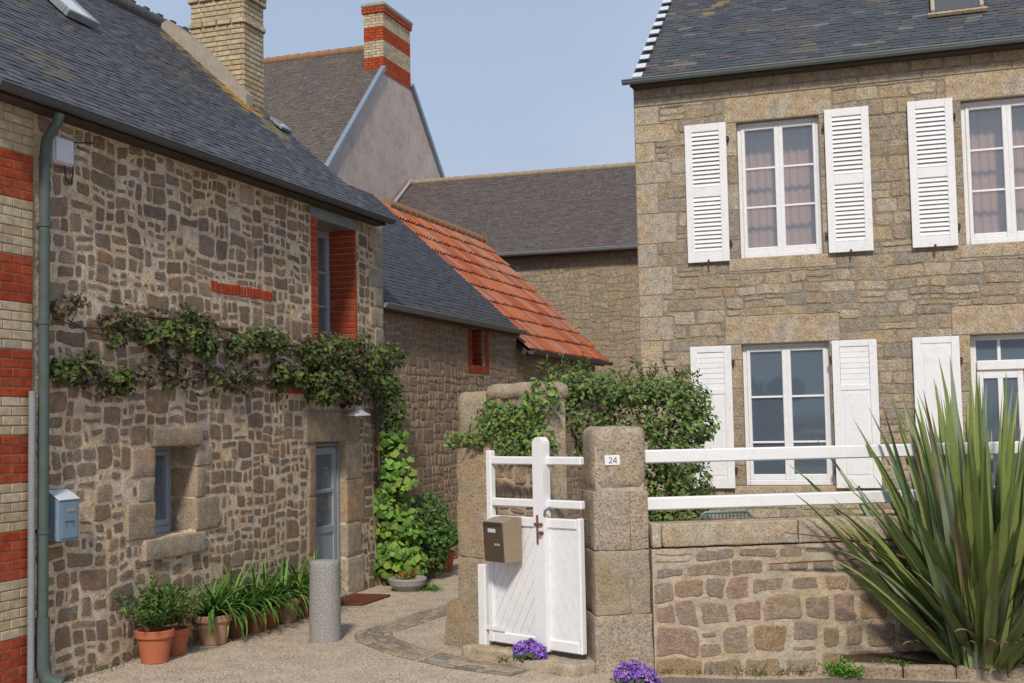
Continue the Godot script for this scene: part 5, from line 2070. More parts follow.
	local(lb, "body", bb.mesh(), mats.box_tan)
	bb = MB.new()
	bb.box(Transform3D(Basis(Vector3.RIGHT, 0.055), Vector3(0, 0.18, 0.217)), Vector3(0.285, 0.36, 0.012), 0.004)
	local(lb, "front_plate", bb.mesh(), mats.box_brown)
	bb = MB.new()
	bb.box(Transform3D(Basis(Vector3.RIGHT, 0.055), Vector3(-0.01, 0.285, 0.231)), Vector3(0.11, 0.035, 0.006), 0.002)
	local(lb, "name_card", bb.mesh(), mats.plastic_white)
	bb = MB.new()
	bb.box(Transform3D(Basis(Vector3.RIGHT, 0.055), Vector3(0.06, 0.16, 0.224)), Vector3(0.08, 0.02, 0.006), 0.002)
	local(lb, "lock_plate", bb.mesh(), mats.coping)
	bb = MB.new()
	bb.box(Transform3D(Basis(Vector3.RIGHT, 0.1), Vector3(0, 0.345, 0.228)), Vector3(0.26, 0.035, 0.02), 0.004)
	local(lb, "flap", bb.mesh(), mats.iron)

# ---------------------------------------------------------------- plants
func build_plants() -> void:
	var small := leaf_mesh(0.075, 0.05, 0.012)
	var mid := leaf_mesh(0.075, 0.042, 0.012)
	var big := broad_leaf(0.062)
	var dull := [[0.055, 0.09, 0.022], [0.08, 0.12, 0.028], [0.04, 0.065, 0.02], [0.12, 0.15, 0.035]]
	var brown := [[0.11, 0.075, 0.05], [0.085, 0.08, 0.035], [0.13, 0.095, 0.06], [0.07, 0.055, 0.04], [0.06, 0.075, 0.028]]
	var bright := [[0.1, 0.21, 0.03], [0.13, 0.27, 0.04], [0.05, 0.1, 0.02], [0.08, 0.15, 0.03], [0.18, 0.31, 0.06], [0.2, 0.27, 0.05]]
	# trained climber across the front of the left house
	var v := thing("climbing_vine", "dull green vine trained in two tiers across the rubble house front", "climber", Vector3(-7.3, 0, -15.6))
	var spots := [[9.09, 3.29, 0.21, 0.08, 1], [9.25, 3.37, 0.18, 0.06, 1], [9.12, 2.74, 0.29, 0.10, 0], [9.46, 2.73, 0.29, 0.12, 1], [9.91, 2.67, 0.28, 0.12, 0], [9.80, 3.25, 0.26, 0.06, 1], [10.06, 3.27, 0.23, 0.06, 1], [10.38, 3.13, 0.23, 0.10, 0], [10.72, 3.18, 0.28, 0.13, 0], [11.08, 3.14, 0.28, 0.15, 0], [11.36, 3.08, 0.25, 0.13, 0], [10.55, 2.99, 0.27, 0.10, 1], [10.81, 2.78, 0.32, 0.13, 1], [10.30, 2.73, 0.27, 0.10, 1], [11.45, 3.25, 0.21, 0.09, 1], [12.06, 3.12, 0.30, 0.11, 0], [12.42, 3.22, 0.31, 0.12, 0], [12.83, 3.22, 0.36, 0.10, 0], [11.87, 2.75, 0.34, 0.13, 1], [12.27, 2.82, 0.31, 0.11, 1], [12.94, 2.85, 0.27, 0.11, 0], [13.31, 2.82, 0.32, 0.11, 0], [13.69, 3.08, 0.28, 0.15, 0], [14.09, 3.16, 0.39, 0.18, 0], [14.51, 3.05, 0.45, 0.21, 0], [13.87, 2.80, 0.38, 0.18, 0], [14.36, 2.72, 0.44, 0.18, 0], [14.95, 2.91, 0.41, 0.21, 0], [15.42, 3.12, 0.42, 0.16, 0], [15.91, 3.18, 0.24, 0.17, 0], [14.66, 3.25, 0.35, 0.11, 0], [13.76, 2.59, 0.19, 0.10, 0], [14.79, 2.60, 0.35, 0.13, 1]]
	var green := []
	var dry := []
	for s in spots:
		var depth := 0.1 if s[0] < 13.5 else 0.2
		var e := [Vector3(-7.39 + depth * 0.9, s[1], -s[0]), Vector3(depth, s[3] * 1.05, s[2] * 0.62), 30 + 1500.0 * s[2] * s[3] * (1.0 if s[4] == 1 else 2.6)]
		(dry if s[4] == 1 else green).append(e)
		if s[4] == 0:
			dry.append([e[0], e[1] * 1.25, e[2] * 0.3])
	for k in 46:
		var u := R(9.0, 15.6)
		var lvl: float = [3.16, 2.74, 2.74, 3.28][rng.randi_range(0, 3)]
		dry.append([Vector3(-7.39 + R(0.04, 0.1), lvl + R(-0.13, 0.13), -u), Vector3(0.07, R(0.04, 0.12), R(0.1, 0.25)), 26])
		if rng.randf() < 0.5:
			green.append([Vector3(-7.39 + R(0.05, 0.12), lvl + R(-0.16, 0.14), -u), Vector3(0.08, R(0.05, 0.13), R(0.08, 0.2)), 18])
	foliage(v, "foliage", green, small, dull, Vector2(0.7, 1.25), Vector3(0.8, 0.5, 0.3))
	foliage(v, "dry_foliage", dry, small, brown, Vector2(0.6, 1.1), Vector3(0.8, 0.4, 0.3))
	var sm := MB.new()
	for tier in [[3.15, 9.0, 15.5], [2.72, 9.0, 15.2], [3.3, 9.6, 12.0]]:
		for strand in 2:
			var pts := []
			var rad := []
			var u: float = tier[2]
			while u > tier[1]:
				pts.append(Vector3(-7.34 + R(-0.01, 0.03), tier[0] + R(-0.06, 0.06), -u))
				rad.append(lerpf(0.006, 0.018, (u - tier[1]) / (tier[2] - tier[1])))
				u -= R(0.2, 0.35)
			sm.tube(pts, rad, 5)
	sm.tube([Vector3(-7.3, 0.0, -15.75), Vector3(-7.28, 0.8, -15.72), Vector3(-7.32, 1.7, -15.65), Vector3(-7.3, 2.7, -15.5), Vector3(-7.3, 3.1, -15.2)], [0.035, 0.03, 0.028, 0.025, 0.02], 7)
	part(v, "stem", sm, mats.bark)

	# bright broad-leaved vine beside the grey door
	var gv := thing("grape_vine", "bright green broad-leaved vine climbing beside the grey door", "climber", Vector3(-7.2, 0, -15.9))
	var gs := [[-7.28, 2.02, 0.2, 0.2], [-7.24, 1.71, 0.23, 0.25], [-7.16, 1.43, 0.25, 0.23], [-7.40, 1.15, 0.20, 0.23], [-7.25, 1.08, 0.28, 0.25], [-7.40, 0.74, 0.26, 0.28], [-7.02, 0.81, 0.31, 0.28], [-7.18, 0.46, 0.34, 0.28], [-7.41, 0.32, 0.23, 0.20], [-6.95, 0.33, 0.25, 0.23], [-7.50, 1.57, 0.11, 0.17]]
	var bl := []
	for s in gs:
		bl.append([Vector3(maxf(s[0], -7.3) + (0.1 if s[1] > 1.3 else 0.0), s[1], -15.8), Vector3(s[2] * 0.85, s[3], 0.2), 150 if s[1] < 1.3 else 70])
	foliage(gv, "foliage", bl, big, bright, Vector2(0.6, 1.25), Vector3(0.5, 0.7, 0.8))
	foliage(gv, "upper_foliage", [[Vector3(-7.15, 2.45, -15.75), Vector3(0.16, 0.35, 0.3), 300], [Vector3(-7.15, 2.75, -15.6), Vector3(0.16, 0.2, 0.35), 220]], mid, dull)
	var gm := MB.new()
	gm.tube([Vector3(-7.15, 0, -15.75), Vector3(-7.2, 1.0, -15.8), Vector3(-7.25, 2.0, -15.8), Vector3(-7.25, 2.6, -15.7)], [0.03, 0.026, 0.02, 0.015], 7)
	part(gv, "stem", gm, mats.bark)

	# shrub on the terrace behind the gate
	var hs := thing("evergreen_shrub", "large dark evergreen shrub spilling over the wall behind the gate", "shrub", Vector3(-3.3, 0.4, -13.2))
	var sp := [[-3.90, 2.54, 0.24, 0.20], [-3.68, 2.59, 0.22, 0.15], [-3.34, 2.55, 0.26, 0.15], [-3.01, 2.50, 0.26, 0.15], [-2.74, 2.51, 0.24, 0.13], [-2.48, 2.40, 0.19, 0.17], [-2.43, 2.14, 0.19, 0.17], [-2.70, 2.19, 0.28, 0.26], [-3.13, 2.20, 0.30, 0.26], [-3.57, 2.27, 0.28, 0.26], [-3.47, 1.89, 0.32, 0.19], [-3.03, 1.83, 0.32, 0.21], [-2.60, 1.83, 0.28, 0.21], [-2.50, 1.51, 0.21, 0.23], [-2.77, 1.46, 0.21, 0.24], [-2.75, 1.23, 0.19, 0.13], [-2.51, 1.20, 0.15, 0.11], [-2.7, 0.85, 0.3, 0.3], [-3.2, 1.3, 0.35, 0.4]]
	bl = []
	var young := []
	for s in sp:
		bl.append([Vector3(s[0], s[1], -13.05 + R(-0.15, 0.1)), Vector3(s[2] * 1.08, s[3] * 1.12, 0.42), 430])
		young.append([Vector3(s[0], s[1], -13.05), Vector3(s[2] * 1.12, s[3] * 1.15, 0.45), 80])
	foliage(hs, "foliage", bl, mid, [[0.085, 0.14, 0.04], [0.12, 0.185, 0.05], [0.06, 0.095, 0.03], [0.16, 0.21, 0.06]], Vector2(0.6, 1.1), Vector3(0.1, 0.6, 0.5))
	foliage(hs, "young_foliage", young, mid, [[0.17, 0.24, 0.06], [0.13, 0.12, 0.05], [0.2, 0.27, 0.07]], Vector2(0.5, 0.95), Vector3(0.1, 0.7, 0.5))
	var hm := MB.new()
	for k in 7:
		var b := Vector3(-3.2 + R(-0.3, 0.3), 0.4, -13.1 + R(-0.15, 0.15))
		var e := Vector3(-3.2 + R(-0.9, 0.8), R(1.9, 2.5), -13.05 + R(-0.2, 0.2))
		hm.tube([b, b.lerp(e, 0.5) + Vector3(R(-0.1, 0.1), 0.1, R(-0.1, 0.1)), e], [0.03, 0.022, 0.01], 6)
	var hl := MB.new()
	for k in 46:
		var s: Array = sp[rng.randi_range(0, 9)]
		sprigs(hl, Vector3(s[0] + R(-0.2, 0.2), s[1] + s[3] * 0.5, -12.95 + R(-0.25, 0.2)), 1, Vector2(0.16, 0.32), 0.8, 0.06, [[0.08, 0.13, 0.035], [0.13, 0.17, 0.05], [0.14, 0.11, 0.05]])
	var hlo := part(hs, "shoots", hl, mats.leaf)
	hlo.set_meta("kind", "stuff")
	part(hs, "stem", hm, mats.bark)
	# climber hugging the pier
	var iv := thing("ivy", "light green climber hanging over the broad granite pier", "climber", Vector3(-4.3, 0, -12.0))
	bl = []
	for s in [[-3.63, 2.4, 0.2, 0.2], [-3.8, 2.2, 0.22, 0.22], [-4.05, 2.2, 0.2, 0.22], [-4.25, 2.25, 0.16, 0.2], [-4.4, 2.08, 0.14, 0.14], [-4.62, 2.05, 0.14, 0.08], [-4.78, 2.04, 0.07, 0.07], [-3.95, 1.98, 0.22, 0.14], [-3.7, 2.0, 0.2, 0.2]]:
		bl.append([Vector3(s[0] * 0.985 + 0.03, s[1], lerpf(-11.72, -11.2, (s[0] + 4.78) / 1.2)), Vector3(s[2], s[3], 0.14), 260 * s[2] * s[3] / 0.04])
	foliage(iv, "foliage", bl, mid, [[0.09, 0.16, 0.035], [0.13, 0.22, 0.05], [0.06, 0.1, 0.03], [0.18, 0.26, 0.06]], Vector2(0.55, 1.0), Vector3(0.1, 0.5, 0.8))
	var im := MB.new()
	im.tube([Vector3(-3.6, 0.0, -11.6), Vector3(-3.62, 1.0, -11.52), Vector3(-3.7, 1.9, -11.45), Vector3(-4.1, 2.15, -11.5), Vector3(-4.6, 2.08, -11.68)], [0.025, 0.02, 0.018, 0.014, 0.008], 6)
	part(iv, "stem", im, mats.bark)

	# flax
	var fx := thing("flax_plant", "huge clump of sword-leaved flax growing against the garden wall", "plant", Vector3(0.28, 0, -11.95))
	var variants := []
	for k in 10:
		variants.append(flax_leaf(0.05 + k * 0.1, R(-0.25, 0.25)))
	for i in 290:
		var a := R(0, TAU)
		var lean := pow(rng.randf(), 1.1) * 0.88
		if a > PI * 1.08 and a < PI * 1.92 and lean > 0.25:      # the wall stands behind
			lean *= 0.45
		var l := R(1.7, 2.8) * (1.0 - 0.3 * lean)
		var b := Basis(Vector3.UP, -a + PI / 2) * Basis(Vector3.RIGHT, lean) * Basis(Vector3.UP, R(-0.5, 0.5))
		var o := Vector3(cos(a), 0, sin(a)) * R(0.02, 0.34)
		var dead := rng.randf() < 0.03
		var k: int = clampi(int(R(0, 3) + lean * 5), 0, 9)
		var t := Transform3D(b * Basis.from_scale(Vector3(R(0.8, 1.25), l, l)), o)
		local(fx, "leaf", variants[k], mats.flax_dry if dead else mats.flax[rng.randi_range(0, 4)], t)
	for i in 26:
		var a := R(PI * 0.1, PI * 1.1)
		var b := Basis(Vector3.UP, -a + PI / 2) * Basis(Vector3.RIGHT, R(0.9, 1.35))
		local(fx, "dead_leaf", variants[rng.randi_range(5, 9)], mats.flax_dry, Transform3D(b * Basis.from_scale(Vector3(0.6, R(0.6, 1.2), R(0.6, 1.0))), Vector3(R(-0.3, 0.3), 0.05, R(-0.2, 0.2))))
	for q in [[-1.35, 1.08, 0.1], [-1.5, 0.92, -0.02]]:
		var tw := MB.new()
		tw.tube([Vector3(0.0, 0.75, -11.95), Vector3(q[0] * 0.5, q[1], -11.62), Vector3(q[0], q[1] + q[2], -11.3)], [0.012, 0.01, 0.005], 6)
		part(fx, "dead_stalk", tw, mats.rust)

	# pots along the left house
	var agap := [[0.08, 0.17, 0.03], [0.11, 0.22, 0.045], [0.06, 0.12, 0.025], [0.16, 0.26, 0.06]]
	var pots := [
		[-7.13, -10.2, 0.18, 0.31, "terracotta", 0, "bright terracotta pot with tall feathery green bush, first along the wall"],
		[-7.17, -10.58, 0.15, 0.26, "terracotta", 1, "terracotta pot with yellowing feathery bush behind the first pot"],
		[-7.12, -11.2, 0.185, 0.3, "terracotta_old", 2, "whitened terracotta pot with arching strap-leaved plant"],
		[-7.15, -11.62, 0.14, 0.24, "terracotta_dark", 2, "small dark pot of strap leaves just past the whitened pot"],
		[-7.1, -11.95, 0.16, 0.25, "terracotta_dark", 2, "dark pot of strap leaves next to a bright terracotta one"],
		[-7.13, -12.28, 0.15, 0.24, "terracotta", 2, "bright terracotta pot of strap leaves midway along the row"],
		[-7.1, -12.62, 0.185, 0.27, "terracotta_old", 2, "worn pale pot with dense tuft of strap leaves"],
		[-7.12, -13.02, 0.17, 0.27, "terracotta_dark", 2, "dark pot with strap leaves beside the granite bollard"],
		[-7.13, -13.4, 0.15, 0.27, "terracotta_dark", 2, "last pot of strap leaves before the grey door"]]
	for q in pots:
		var p := thing("potted_plant", q[6], "potted plant", Vector3(q[0], 0, q[1]), "pots along the rubble house")
		var pb := MB.new()
		pot_shape(pb, Transform3D(Basis(Vector3.FORWARD, R(-0.02, 0.02)), Vector3.ZERO), q[2], q[3])
		local(p, "pot", pb.mesh(), mats[q[4]])
		var so := MB.new()
		so.lathe(Transform3D(), [[q[2] * 0.88, q[3] * 0.87], [0.0, q[3] * 0.9]], 16)
		local(p, "soil", so.mesh(), mats.soil)
		var lm := MB.new()
		var top := Vector3(0, q[3] * 0.88, 0)
		if q[5] == 0:
			sprigs(lm, top, 85, Vector2(0.25, 0.58), 0.85, 0.055, [[0.06, 0.12, 0.03], [0.085, 0.16, 0.035], [0.045, 0.085, 0.025], [0.12, 0.18, 0.05]])
		elif q[5] == 1:
			sprigs(lm, top, 60, Vector2(0.22, 0.48), 0.8, 0.05, [[0.14, 0.16, 0.03], [0.09, 0.13, 0.03], [0.18, 0.17, 0.04]])
		else:
			strap_leaves(lm, top, 95, Vector2(0.4, 0.66), 0.017, 0.95, 0.42, agap)
		local(p, "leaves", lm.mesh(), mats.leaf).set_meta("kind", "stuff")
	# pots beyond the door
	var p1 := thing("potted_plant", "shallow grey stone bowl of small flowers under the bright vine", "potted plant", Vector3(-6.78, 0, -15.35))
	var b1 := MB.new()
	b1.lathe(Transform3D(), [[0.0, 0.0], [0.16, 0.0], [0.24, 0.08], [0.26, 0.15], [0.25, 0.17], [0.22, 0.16], [0.2, 0.12], [0.0, 0.12]], 22)
	local(p1, "bowl", b1.mesh(), mats.bollard_granite)
	var l1 := MB.new()
	sprigs(l1, Vector3(0, 0.12, 0), 40, Vector2(0.08, 0.18), 1.0, 0.05, [[0.28, 0.2, 0.03], [0.1, 0.16, 0.03], [0.2, 0.1, 0.03]])
	local(p1, "leaves", l1.mesh(), mats.leaf).set_meta("kind", "stuff")
	var p2 := thing("potted_plant", "round terracotta pot with leafy shrub against the outbuilding wall", "potted plant", Vector3(-7.1, 0, -17.4))
	var b2 := MB.new()
	pot_shape(b2, Transform3D(), 0.18, 0.3)
	local(p2, "pot", b2.mesh(), mats.terracotta)
	var l2 := MB.new()
	sprigs(l2, Vector3(0, 0.28, 0), 70, Vector2(0.2, 0.55), 0.9, 0.08, [[0.06, 0.13, 0.03], [0.09, 0.18, 0.04], [0.05, 0.09, 0.025]])
	local(p2, "leaves", l2.mesh(), mats.leaf).set_meta("kind", "stuff")
	var p3 := thing("leafy_bush", "mid green bush between the bright vine and the outbuilding wall", "bush", Vector3(-6.95, 0, -16.4))
	foliage(p3, "foliage", [[Vector3(-6.95, 0.95, -16.5), Vector3(0.28, 0.3, 0.3), 420], [Vector3(-6.85, 0.6, -16.5), Vector3(0.26, 0.3, 0.3), 420], [Vector3(-6.95, 0.3, -16.5), Vector3(0.26, 0.25, 0.3), 300]], mid, [[0.06, 0.13, 0.03], [0.09, 0.18, 0.04], [0.05, 0.09, 0.025]])
	var b3 := MB.new()
	b3.tube([Vector3(-6.95, 0, -16.45), Vector3(-6.93, 0.5, -16.5), Vector3(-6.95, 1.0, -16.5)], [0.03, 0.02, 0.01], 6)
	part(p3, "stem", b3, mats.bark)
	# tree across the road, mirrored in the ground floor window
	var tr := thing("tree", "round leafy tree across the road, mirrored in the ground floor window", "tree", Vector3(-7.7, -0.1, 24))
	var tb := MB.new()
	tb.tube([Vector3(-7.7, -0.1, 24), Vector3(-7.6, 1.4, 24), Vector3(-7.8, 2.6, 24.1), Vector3(-7.7, 3.4, 24)], [0.2, 0.15, 0.11, 0.05], 10)
	for k in 7:
		var an := k * 0.9
		tb.tube([Vector3(-7.7, 1.2 + k * 0.2, 24), Vector3(-7.7 + cos(an) * 0.8, 1.7 + k * 0.2, 24 + sin(an) * 0.9), Vector3(-7.7 + cos(an) * 1.4, 2.1 + k * 0.2, 24 + sin(an) * 1.5)], [0.07, 0.045, 0.015], 6)
	part(tr, "trunk", tb, mats.bark)
	var crown := []
	for k in 16:
		crown.append([Vector3(-7.7 + R(-1.6, 1.6), R(1.1, 3.6), 24 + R(-1.5, 1.5)), Vector3(R(0.6, 1.0), R(0.5, 0.8), R(0.6, 1.0)), 220])
	foliage(tr, "crown", crown, leaf_mesh(0.2, 0.13, 0.03), dull)
	# loose grit and fallen leaves on the lane
	var gt := thing("loose_grit", "loose grit scattered over the pale lane surface", "grit", Vector3(-5.5, 0, -11))
	gt.set_meta("kind", "stuff")
	var gm2 := MB.new()
	gm2.box(Transform3D(Basis(Vector3(1, 1, 0).normalized(), 0.7), Vector3.ZERO), Vector3(1, 0.7, 0.85), 0.25)
	var gmesh := gm2.mesh()
	var mmg := MultiMesh.new()
	mmg.transform_format = MultiMesh.TRANSFORM_3D
	mmg.use_colors = true
	mmg.mesh = gmesh
	mmg.instance_count = 5200
	for i in 5200:
		var x := R(-7.35, -3.4)
		var z := R(-15.5, -8.8)
		if i > 3600:
			x = -7.36 + absf(rng.randfn(0, 0.14))
			z = R(-14.0, -8.8)
		var k := R(0.006, 0.016)
		mmg.set_instance_transform(i, Transform3D(Basis(Vector3.UP, R(0, TAU)).scaled(Vector3.ONE * k), Vector3(x, k * 0.3, z)))
		var tn := R(0.18, 0.6)
		mmg.set_instance_color(i, Color(tn, tn * R(0.82, 0.92), tn * R(0.65, 0.8)))
	var gi := MultiMeshInstance3D.new()
	gi.multimesh = mmg
	gi.material_override = mats.grit
	gi.name = "grit"
	gt.add_child(gi)
	gi.position = -gt.position
	var wf := thing("wall_foot_weeds", "thin line of moss and weeds along the wall feet", "weeds", Vector3(-7.3, 0, -10))
	wf.set_meta("kind", "stuff")
	var wfm := MB.new()
	for k in 90:
		var at := Vector3(-7.36 + R(0, 0.03), 0, -R(8.95, 13.8))
		if k > 55:
			var s := R(0.4, 2.0)
			at = WO + WU * s + WN * R(0.015, 0.05)
			at.y = ground_y(at.x, at.z)
		sprigs(wfm, at, rng.randi_range(2, 6), Vector2(0.05, 0.12), 1.2, 0.022, [[0.09, 0.14, 0.03], [0.13, 0.15, 0.04], [0.1, 0.09, 0.04]])
	part(wf, "weeds", wfm, mats.leaf)
	# flowers and weeds
	var petal := leaf_mesh(0.03, 0.028, 0.006)
	for q in [[Vector3(-3.56, 0.1, -10.73), 0.15, 0.085, "purple flowering cushion on the gate threshold"], [Vector3(-2.52, -0.03, -10.42), 0.19, 0.11, "purple flowering cushion at the foot of the granite pillar"]]:
		var fl := thing("flower_clump", q[3], "flowers", q[0])
		foliage(fl, "flowers", [[q[0] + Vector3(-q[1] * 0.35, q[2] * 0.9, 0.02), Vector3(q[1] * 0.62, q[2] * 0.8, q[1] * 0.6), 330], [q[0] + Vector3(q[1] * 0.4, q[2] * 0.75, 0), Vector3(q[1] * 0.6, q[2] * 0.65, q[1] * 0.55), 260], [q[0] + Vector3(0, q[2] * 1.3, -0.03), Vector3(q[1] * 0.45, q[2] * 0.5, q[1] * 0.4), 110], [q[0] + Vector3(q[1] * 0.9, q[2] * 0.4, 0.05), Vector3(q[1] * 0.35, q[2] * 0.4, q[1] * 0.3), 50]], petal, [[0.17, 0.07, 0.4], [0.24, 0.1, 0.5], [0.13, 0.05, 0.32], [0.34, 0.2, 0.58], [0.2, 0.12, 0.3]], Vector2(0.7, 1.3), Vector3(0.2, 0.7, 0.6), mats.flower)
		foliage(fl, "foliage", [[q[0] + Vector3(0, q[2] * 0.35, 0), Vector3(q[1] * 1.0, q[2] * 0.4, q[1] * 0.8), 300]], petal, [[0.08, 0.13, 0.04], [0.06, 0.1, 0.03]])
	for q in [[Vector3(-0.86, -0.1, -11.5), 0.17, 0.1, "bright green weed tuft at the foot of the garden wall", "weed"], [Vector3(-0.5, -0.04, -11.72), 0.17, 0.06, "low green weeds at the edge of the planting bed", "weed"], [Vector3(-3.78, 0.0, -10.95), 0.12, 0.1, "yellowish moss and weeds beside the gate threshold", "weed"], [Vector3(0.95, 0.0, -11.85), 0.22, 0.25, "small yellow-green leafy plant beside the flax", "plant"], [Vector3(-6.5, 0.0, -15.4), 0.16, 0.07, "low green weeds beside the stone bowl", "weed"]]:
		var wd := thing("weed", q[3], q[4], q[0])
		var wm := MB.new()
		sprigs(wm, Vector3(0, 0.0, 0), 60, Vector2(0.1, q[1] * 1.1 + 0.05), 1.2, 0.045, [[0.1, 0.24, 0.03], [0.14, 0.3, 0.04], [0.08, 0.18, 0.03]] if q[4] == "weed" and q[1] > 0.13 else [[0.17, 0.17, 0.04], [0.12, 0.15, 0.04]])
		local(wd, "leaves", wm.mesh(), mats.leaf, Transform3D(Basis.from_scale(Vector3(1.0, q[2] * 7.0, 1.0)), Vector3.ZERO)).set_meta("kind", "stuff")

func broad_leaf(r: float) -> ArrayMesh:
	var mb := MB.new()
	var rim := []
	for k in 10:
		var a := TAU * k / 10.0
		var rr := r * (1.0 if k % 2 == 0 else 0.78) * (0.55 if k == 0 else 1.0)
		rim.append(Vector3(sin(a) * rr, r - cos(a) * rr, -0.25 * r + R(-0.1, 0.1) * r))
	for k in 10:
		mb.tri(Vector3(0, r, 0), rim[(k + 1) % 10], rim[k])
	return mb.mesh()

func flax_leaf(bend: float, twist: float) -> ArrayMesh:
	var mb := MB.new()
	var seg := 9
	var p := Vector3.ZERO
	var ang := 0.0
	var prev := []
	for i in seg + 1:
		var s := i / float(seg)
		var w := 0.062 * (0.55 + 1.2 * s) if s < 0.35 else 0.062 * lerpf(0.97, 0.02, pow((s - 0.35) / 0.65, 1.5))
		var d := Vector3(0, cos(ang), sin(ang))
		var nn := Vector3(0, -sin(ang), cos(ang))
		var tw := twist * s
		var side := Vector3.RIGHT * cos(tw) + nn * sin(tw)
		var up := nn * cos(tw) - Vector3.RIGHT * sin(tw)
		var cur := [p - side * w + up * w * 0.35, p, p + side * w + up * w * 0.35]
		cur.append(lerp(cur[0], cur[1], 0.22))
		cur.append(lerp(cur[2], cur[1], 0.22))
		if i > 0:
			mb.col = Color(1, 1, 1)
			mb.quad(prev[3], prev[1], cur[1], cur[3])
			mb.col = Color(1, 1, 1)
			mb.quad(prev[1], prev[4], cur[4], cur[1])
			mb.col = Color(1, 0.96, 0.8)
			mb.quad(prev[0], prev[3], cur[3], cur[0])
			mb.quad(prev[4], prev[2], cur[2], cur[4])
		prev = cur
		p += d / seg
		ang += bend * 3.4 * s * s / seg
	return mb.mesh()

# ---------------------------------------------------------------- street furniture and fittings
func build_small_things() -> void:
	var bo := thing("bollard", "speckled granite bollard standing before the potted plants", "bollard", Vector3(-6.08, 0, -11.65))
	var st := SurfaceTool.new()
	st.begin(Mesh.PRIMITIVE_TRIANGLES)
	var nz := FastNoiseLite.new()
	nz.seed = 3
	nz.frequency = 4.0
	var pr := [[0.0, -0.05], [0.165, -0.05], [0.165, 0.02], [0.163, 0.2], [0.16, 0.4], [0.157, 0.6], [0.155, 0.76], [0.15, 0.8], [0.14, 0.815], [0.07, 0.822], [0.0, 0.824]]
	var sides := 26
	for i in pr.size() - 1:
		for k in sides:
			var q := []
			for e in [[i, k], [i, k + 1], [i + 1, k + 1], [i + 1, k]]:
				var an: float = TAU * (e[1] % sides) / sides
				var p := Vector3(cos(an), 0, sin(an))
				var rr: float = pr[e[0]][0] * (1.0 + 0.025 * nz.get_noise_3d(p.x, pr[e[0]][1] * 2.0, p.z))
				q.append(Vector3(p.x * rr, pr[e[0]][1], p.z * rr))
			for w in [q[0], q[1], q[2], q[0], q[2], q[3]]:
				st.add_vertex(w)
	st.generate_normals()
	local(bo, "shaft", st.commit(), mats.bollard_granite)

	var dm := thing("doormat", "red-brown doormat on the gravel before the grey door", "mat", Vector3(-7.02, 0, -14.35))
	var mm := MB.new()
	mm.bx(-0.26, 0.26, 0.004, 0.03, -0.42, 0.42, 0.01)
	local(dm, "mat_pile", mm.mesh(), mats.mat_red)
	var sc := thing("boot_scraper", "small iron boot scraper beside the door step", "scraper", Vector3(-7.28, 0, -13.75))
	mm = MB.new()
	mm.bx(-0.015, 0.015, 0.0, 0.12, -0.12, -0.1, 0.003)
	mm.bx(-0.015, 0.015, 0.0, 0.12, 0.1, 0.12, 0.003)
	mm.bx(-0.012, 0.012, 0.09, 0.11, -0.1, 0.1, 0.003)
	local(sc, "scraper_bar", mm.mesh(), mats.iron)

	var ub := thing("junction_box", "pale grey electrical junction box under the eaves beside the downpipe", "electrical box", Vector3(-7.39, 4.58, -9.09))
	mm = MB.new()
	mm.bx(0.0, 0.09, 0.0, 0.24, -0.14, 0.13, 0.012)
	local(ub, "casing", mm.mesh(), mats.plastic_white)
	mm = MB.new()
	mm.bx(0.09, 0.102, 0.015, 0.225, -0.125, 0.115, 0.005)
	local(ub, "cover", mm.mesh(), mats.plastic_white)
	mm = MB.new()
	mm.tube([Vector3(0.05, 0.0, -0.06), Vector3(0.05, -0.13, -0.08), Vector3(0.04, -0.15, -0.16), Vector3(0.03, -0.05, -0.2), Vector3(0.02, 0.25, -0.22), Vector3(0.02, 0.3, -0.5)], [0.008, 0.008, 0.008, 0.008, 0.008, 0.008], 6)
	local(ub, "cable", mm.mesh(), mats.iron)

	var mbx := thing("letter_box", "blue-grey metal letter box on the rubble wall beside the downpipe", "letter box", Vector3(-7.37, 1.25, -9.11))
	mm = MB.new()
	mm.prism(PackedVector2Array([Vector2(0.0, 0.0), Vector2(0.12, 0.0), Vector2(0.12, 0.34), Vector2(0.1, 0.36), Vector2(0.0, 0.42)]), Transform3D(), -0.13, 0.12)
	local(mbx, "body", mm.mesh(), mats.box_blue)
	mm = MB.new()
	mm.box(Transform3D(Basis(Vector3.BACK, -0.55), Vector3(0.06, 0.395, -0.005)), Vector3(0.16, 0.012, 0.27), 0.004)
	local(mbx, "lid", mm.mesh(), mats.plastic_white)
	mm = MB.new()
	mm.bx(0.12, 0.128, 0.02, 0.33, -0.11, 0.1, 0.004)
	local(mbx, "door", mm.mesh(), mats.box_blue)
	mm = MB.new()
	mm.bx(0.128, 0.134, 0.25, 0.275, -0.06, 0.03, 0.002)
	local(mbx, "name_card", mm.mesh(), mats.coping)
	mm = MB.new()
	mm.bx(0.128, 0.132, 0.16, 0.168, -0.06, 0.05, 0.001)
	mm.bx(0.128, 0.132, 0.12, 0.16, -0.055, -0.05, 0.001)
	mm.bx(0.128, 0.132, 0.12, 0.16, 0.04, 0.045, 0.001)
	local(mbx, "emblem", mm.mesh(), mats.zinc_dark)

	var lp := thing("wall_lamp", "grey enamel dish lamp on a bracket above the grey door", "lamp", Vector3(-7.36, 2.4, -14.67))
	mm = MB.new()
	mm.lathe(Transform3D(Basis(), Vector3(0.2, 0.0, 0.0)), [[0.175, -0.07], [0.17, -0.055], [0.1, -0.02], [0.05, 0.01], [0.04, 0.05], [0.02, 0.06], [0.0, 0.062]], 24)
	mm.lathe(Transform3D(Basis(), Vector3(0.2, 0.0, 0.0)), [[0.172, -0.07], [0.095, -0.028], [0.0, -0.005]], 24)
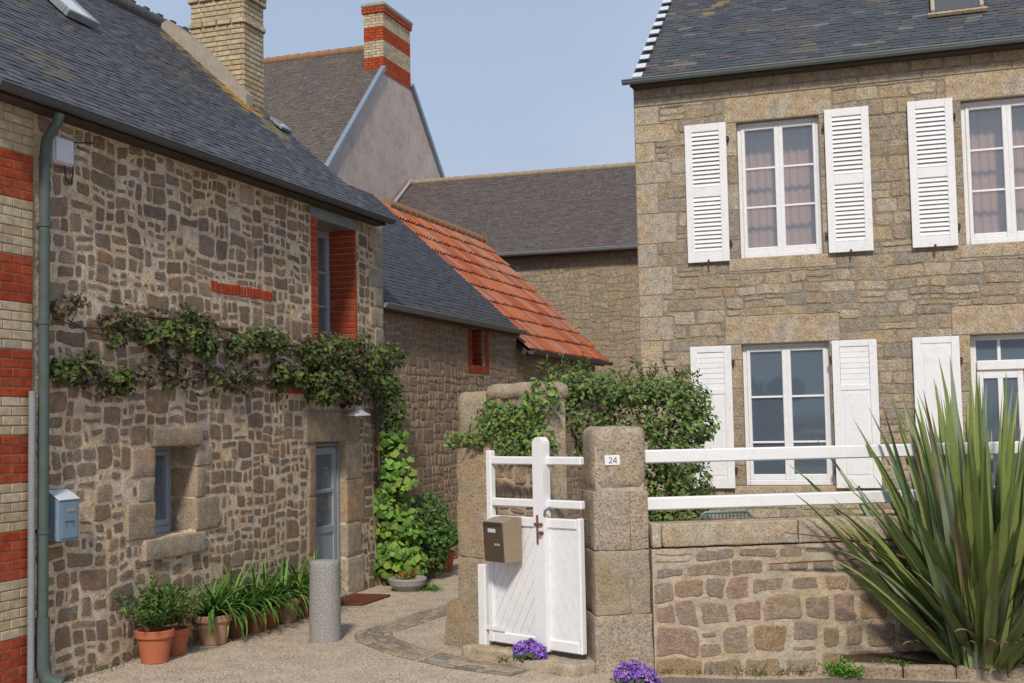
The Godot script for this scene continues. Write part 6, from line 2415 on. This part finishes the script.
	local(lp, "lamp_shade", mm.mesh(), mats.lamp_enamel)
	mm = MB.new()
	mm.tube([Vector3(0.0, 0.06, 0), Vector3(0.08, 0.1, 0), Vector3(0.17, 0.1, 0), Vector3(0.2, 0.055, 0)], [0.012, 0.012, 0.012, 0.012], 8)
	mm.tube([Vector3(-0.02, 0.06, 0), Vector3(0.01, 0.06, 0)], [0.035, 0.035], 10)
	local(lp, "bracket", mm.mesh(), mats.iron)
	mm = MB.new()
	mm.lathe(Transform3D(Basis(), Vector3(0.2, -0.06, 0.0)), [[0.0, -0.035], [0.025, -0.02], [0.03, 0.0], [0.015, 0.035], [0.0, 0.04]], 12)
	local(lp, "bulb", mm.mesh(), mats.enamel)

	# wrought garden chair behind the coping
	var gc := thing("garden_chair", "pale teal wrought-iron garden chair back showing above the coping", "chair", Vector3(-2.05, 0.45, -12.35))
	gc.rotation.y = 0.25
	mm = MB.new()
	mm.bx(-0.24, 0.24, 0.43, 0.45, -0.22, 0.22, 0.006)
	local(gc, "seat", mm.mesh(), mats.teal)
	mm = MB.new()
	mm.tube([Vector3(-0.29, 0.42, 0.24), Vector3(-0.28, 0.76, 0.25), Vector3(-0.2, 0.845, 0.25), Vector3(0.2, 0.845, 0.25), Vector3(0.28, 0.76, 0.25), Vector3(0.29, 0.42, 0.24)], [0.014, 0.014, 0.014, 0.014, 0.014, 0.014], 7)
	mm.tube([Vector3(-0.28, 0.745, 0.25), Vector3(0.28, 0.745, 0.25)], [0.012, 0.012], 7)
	for k in 13:
		var x := -0.21 + k * 0.035
		mm.tube([Vector3(x, 0.45, 0.24), Vector3(x, 0.845, 0.25)], [0.006, 0.006], 5)
	local(gc, "backrest", mm.mesh(), mats.teal)
	for sx in [-0.22, 0.22]:
		for sz in [-0.2, 0.22]:
			mm = MB.new()
			mm.tube([Vector3(sx, 0.43, sz), Vector3(sx * 1.1, 0.0, sz * 1.1)], [0.013, 0.012], 7)
			local(gc, "leg", mm.mesh(), mats.teal)
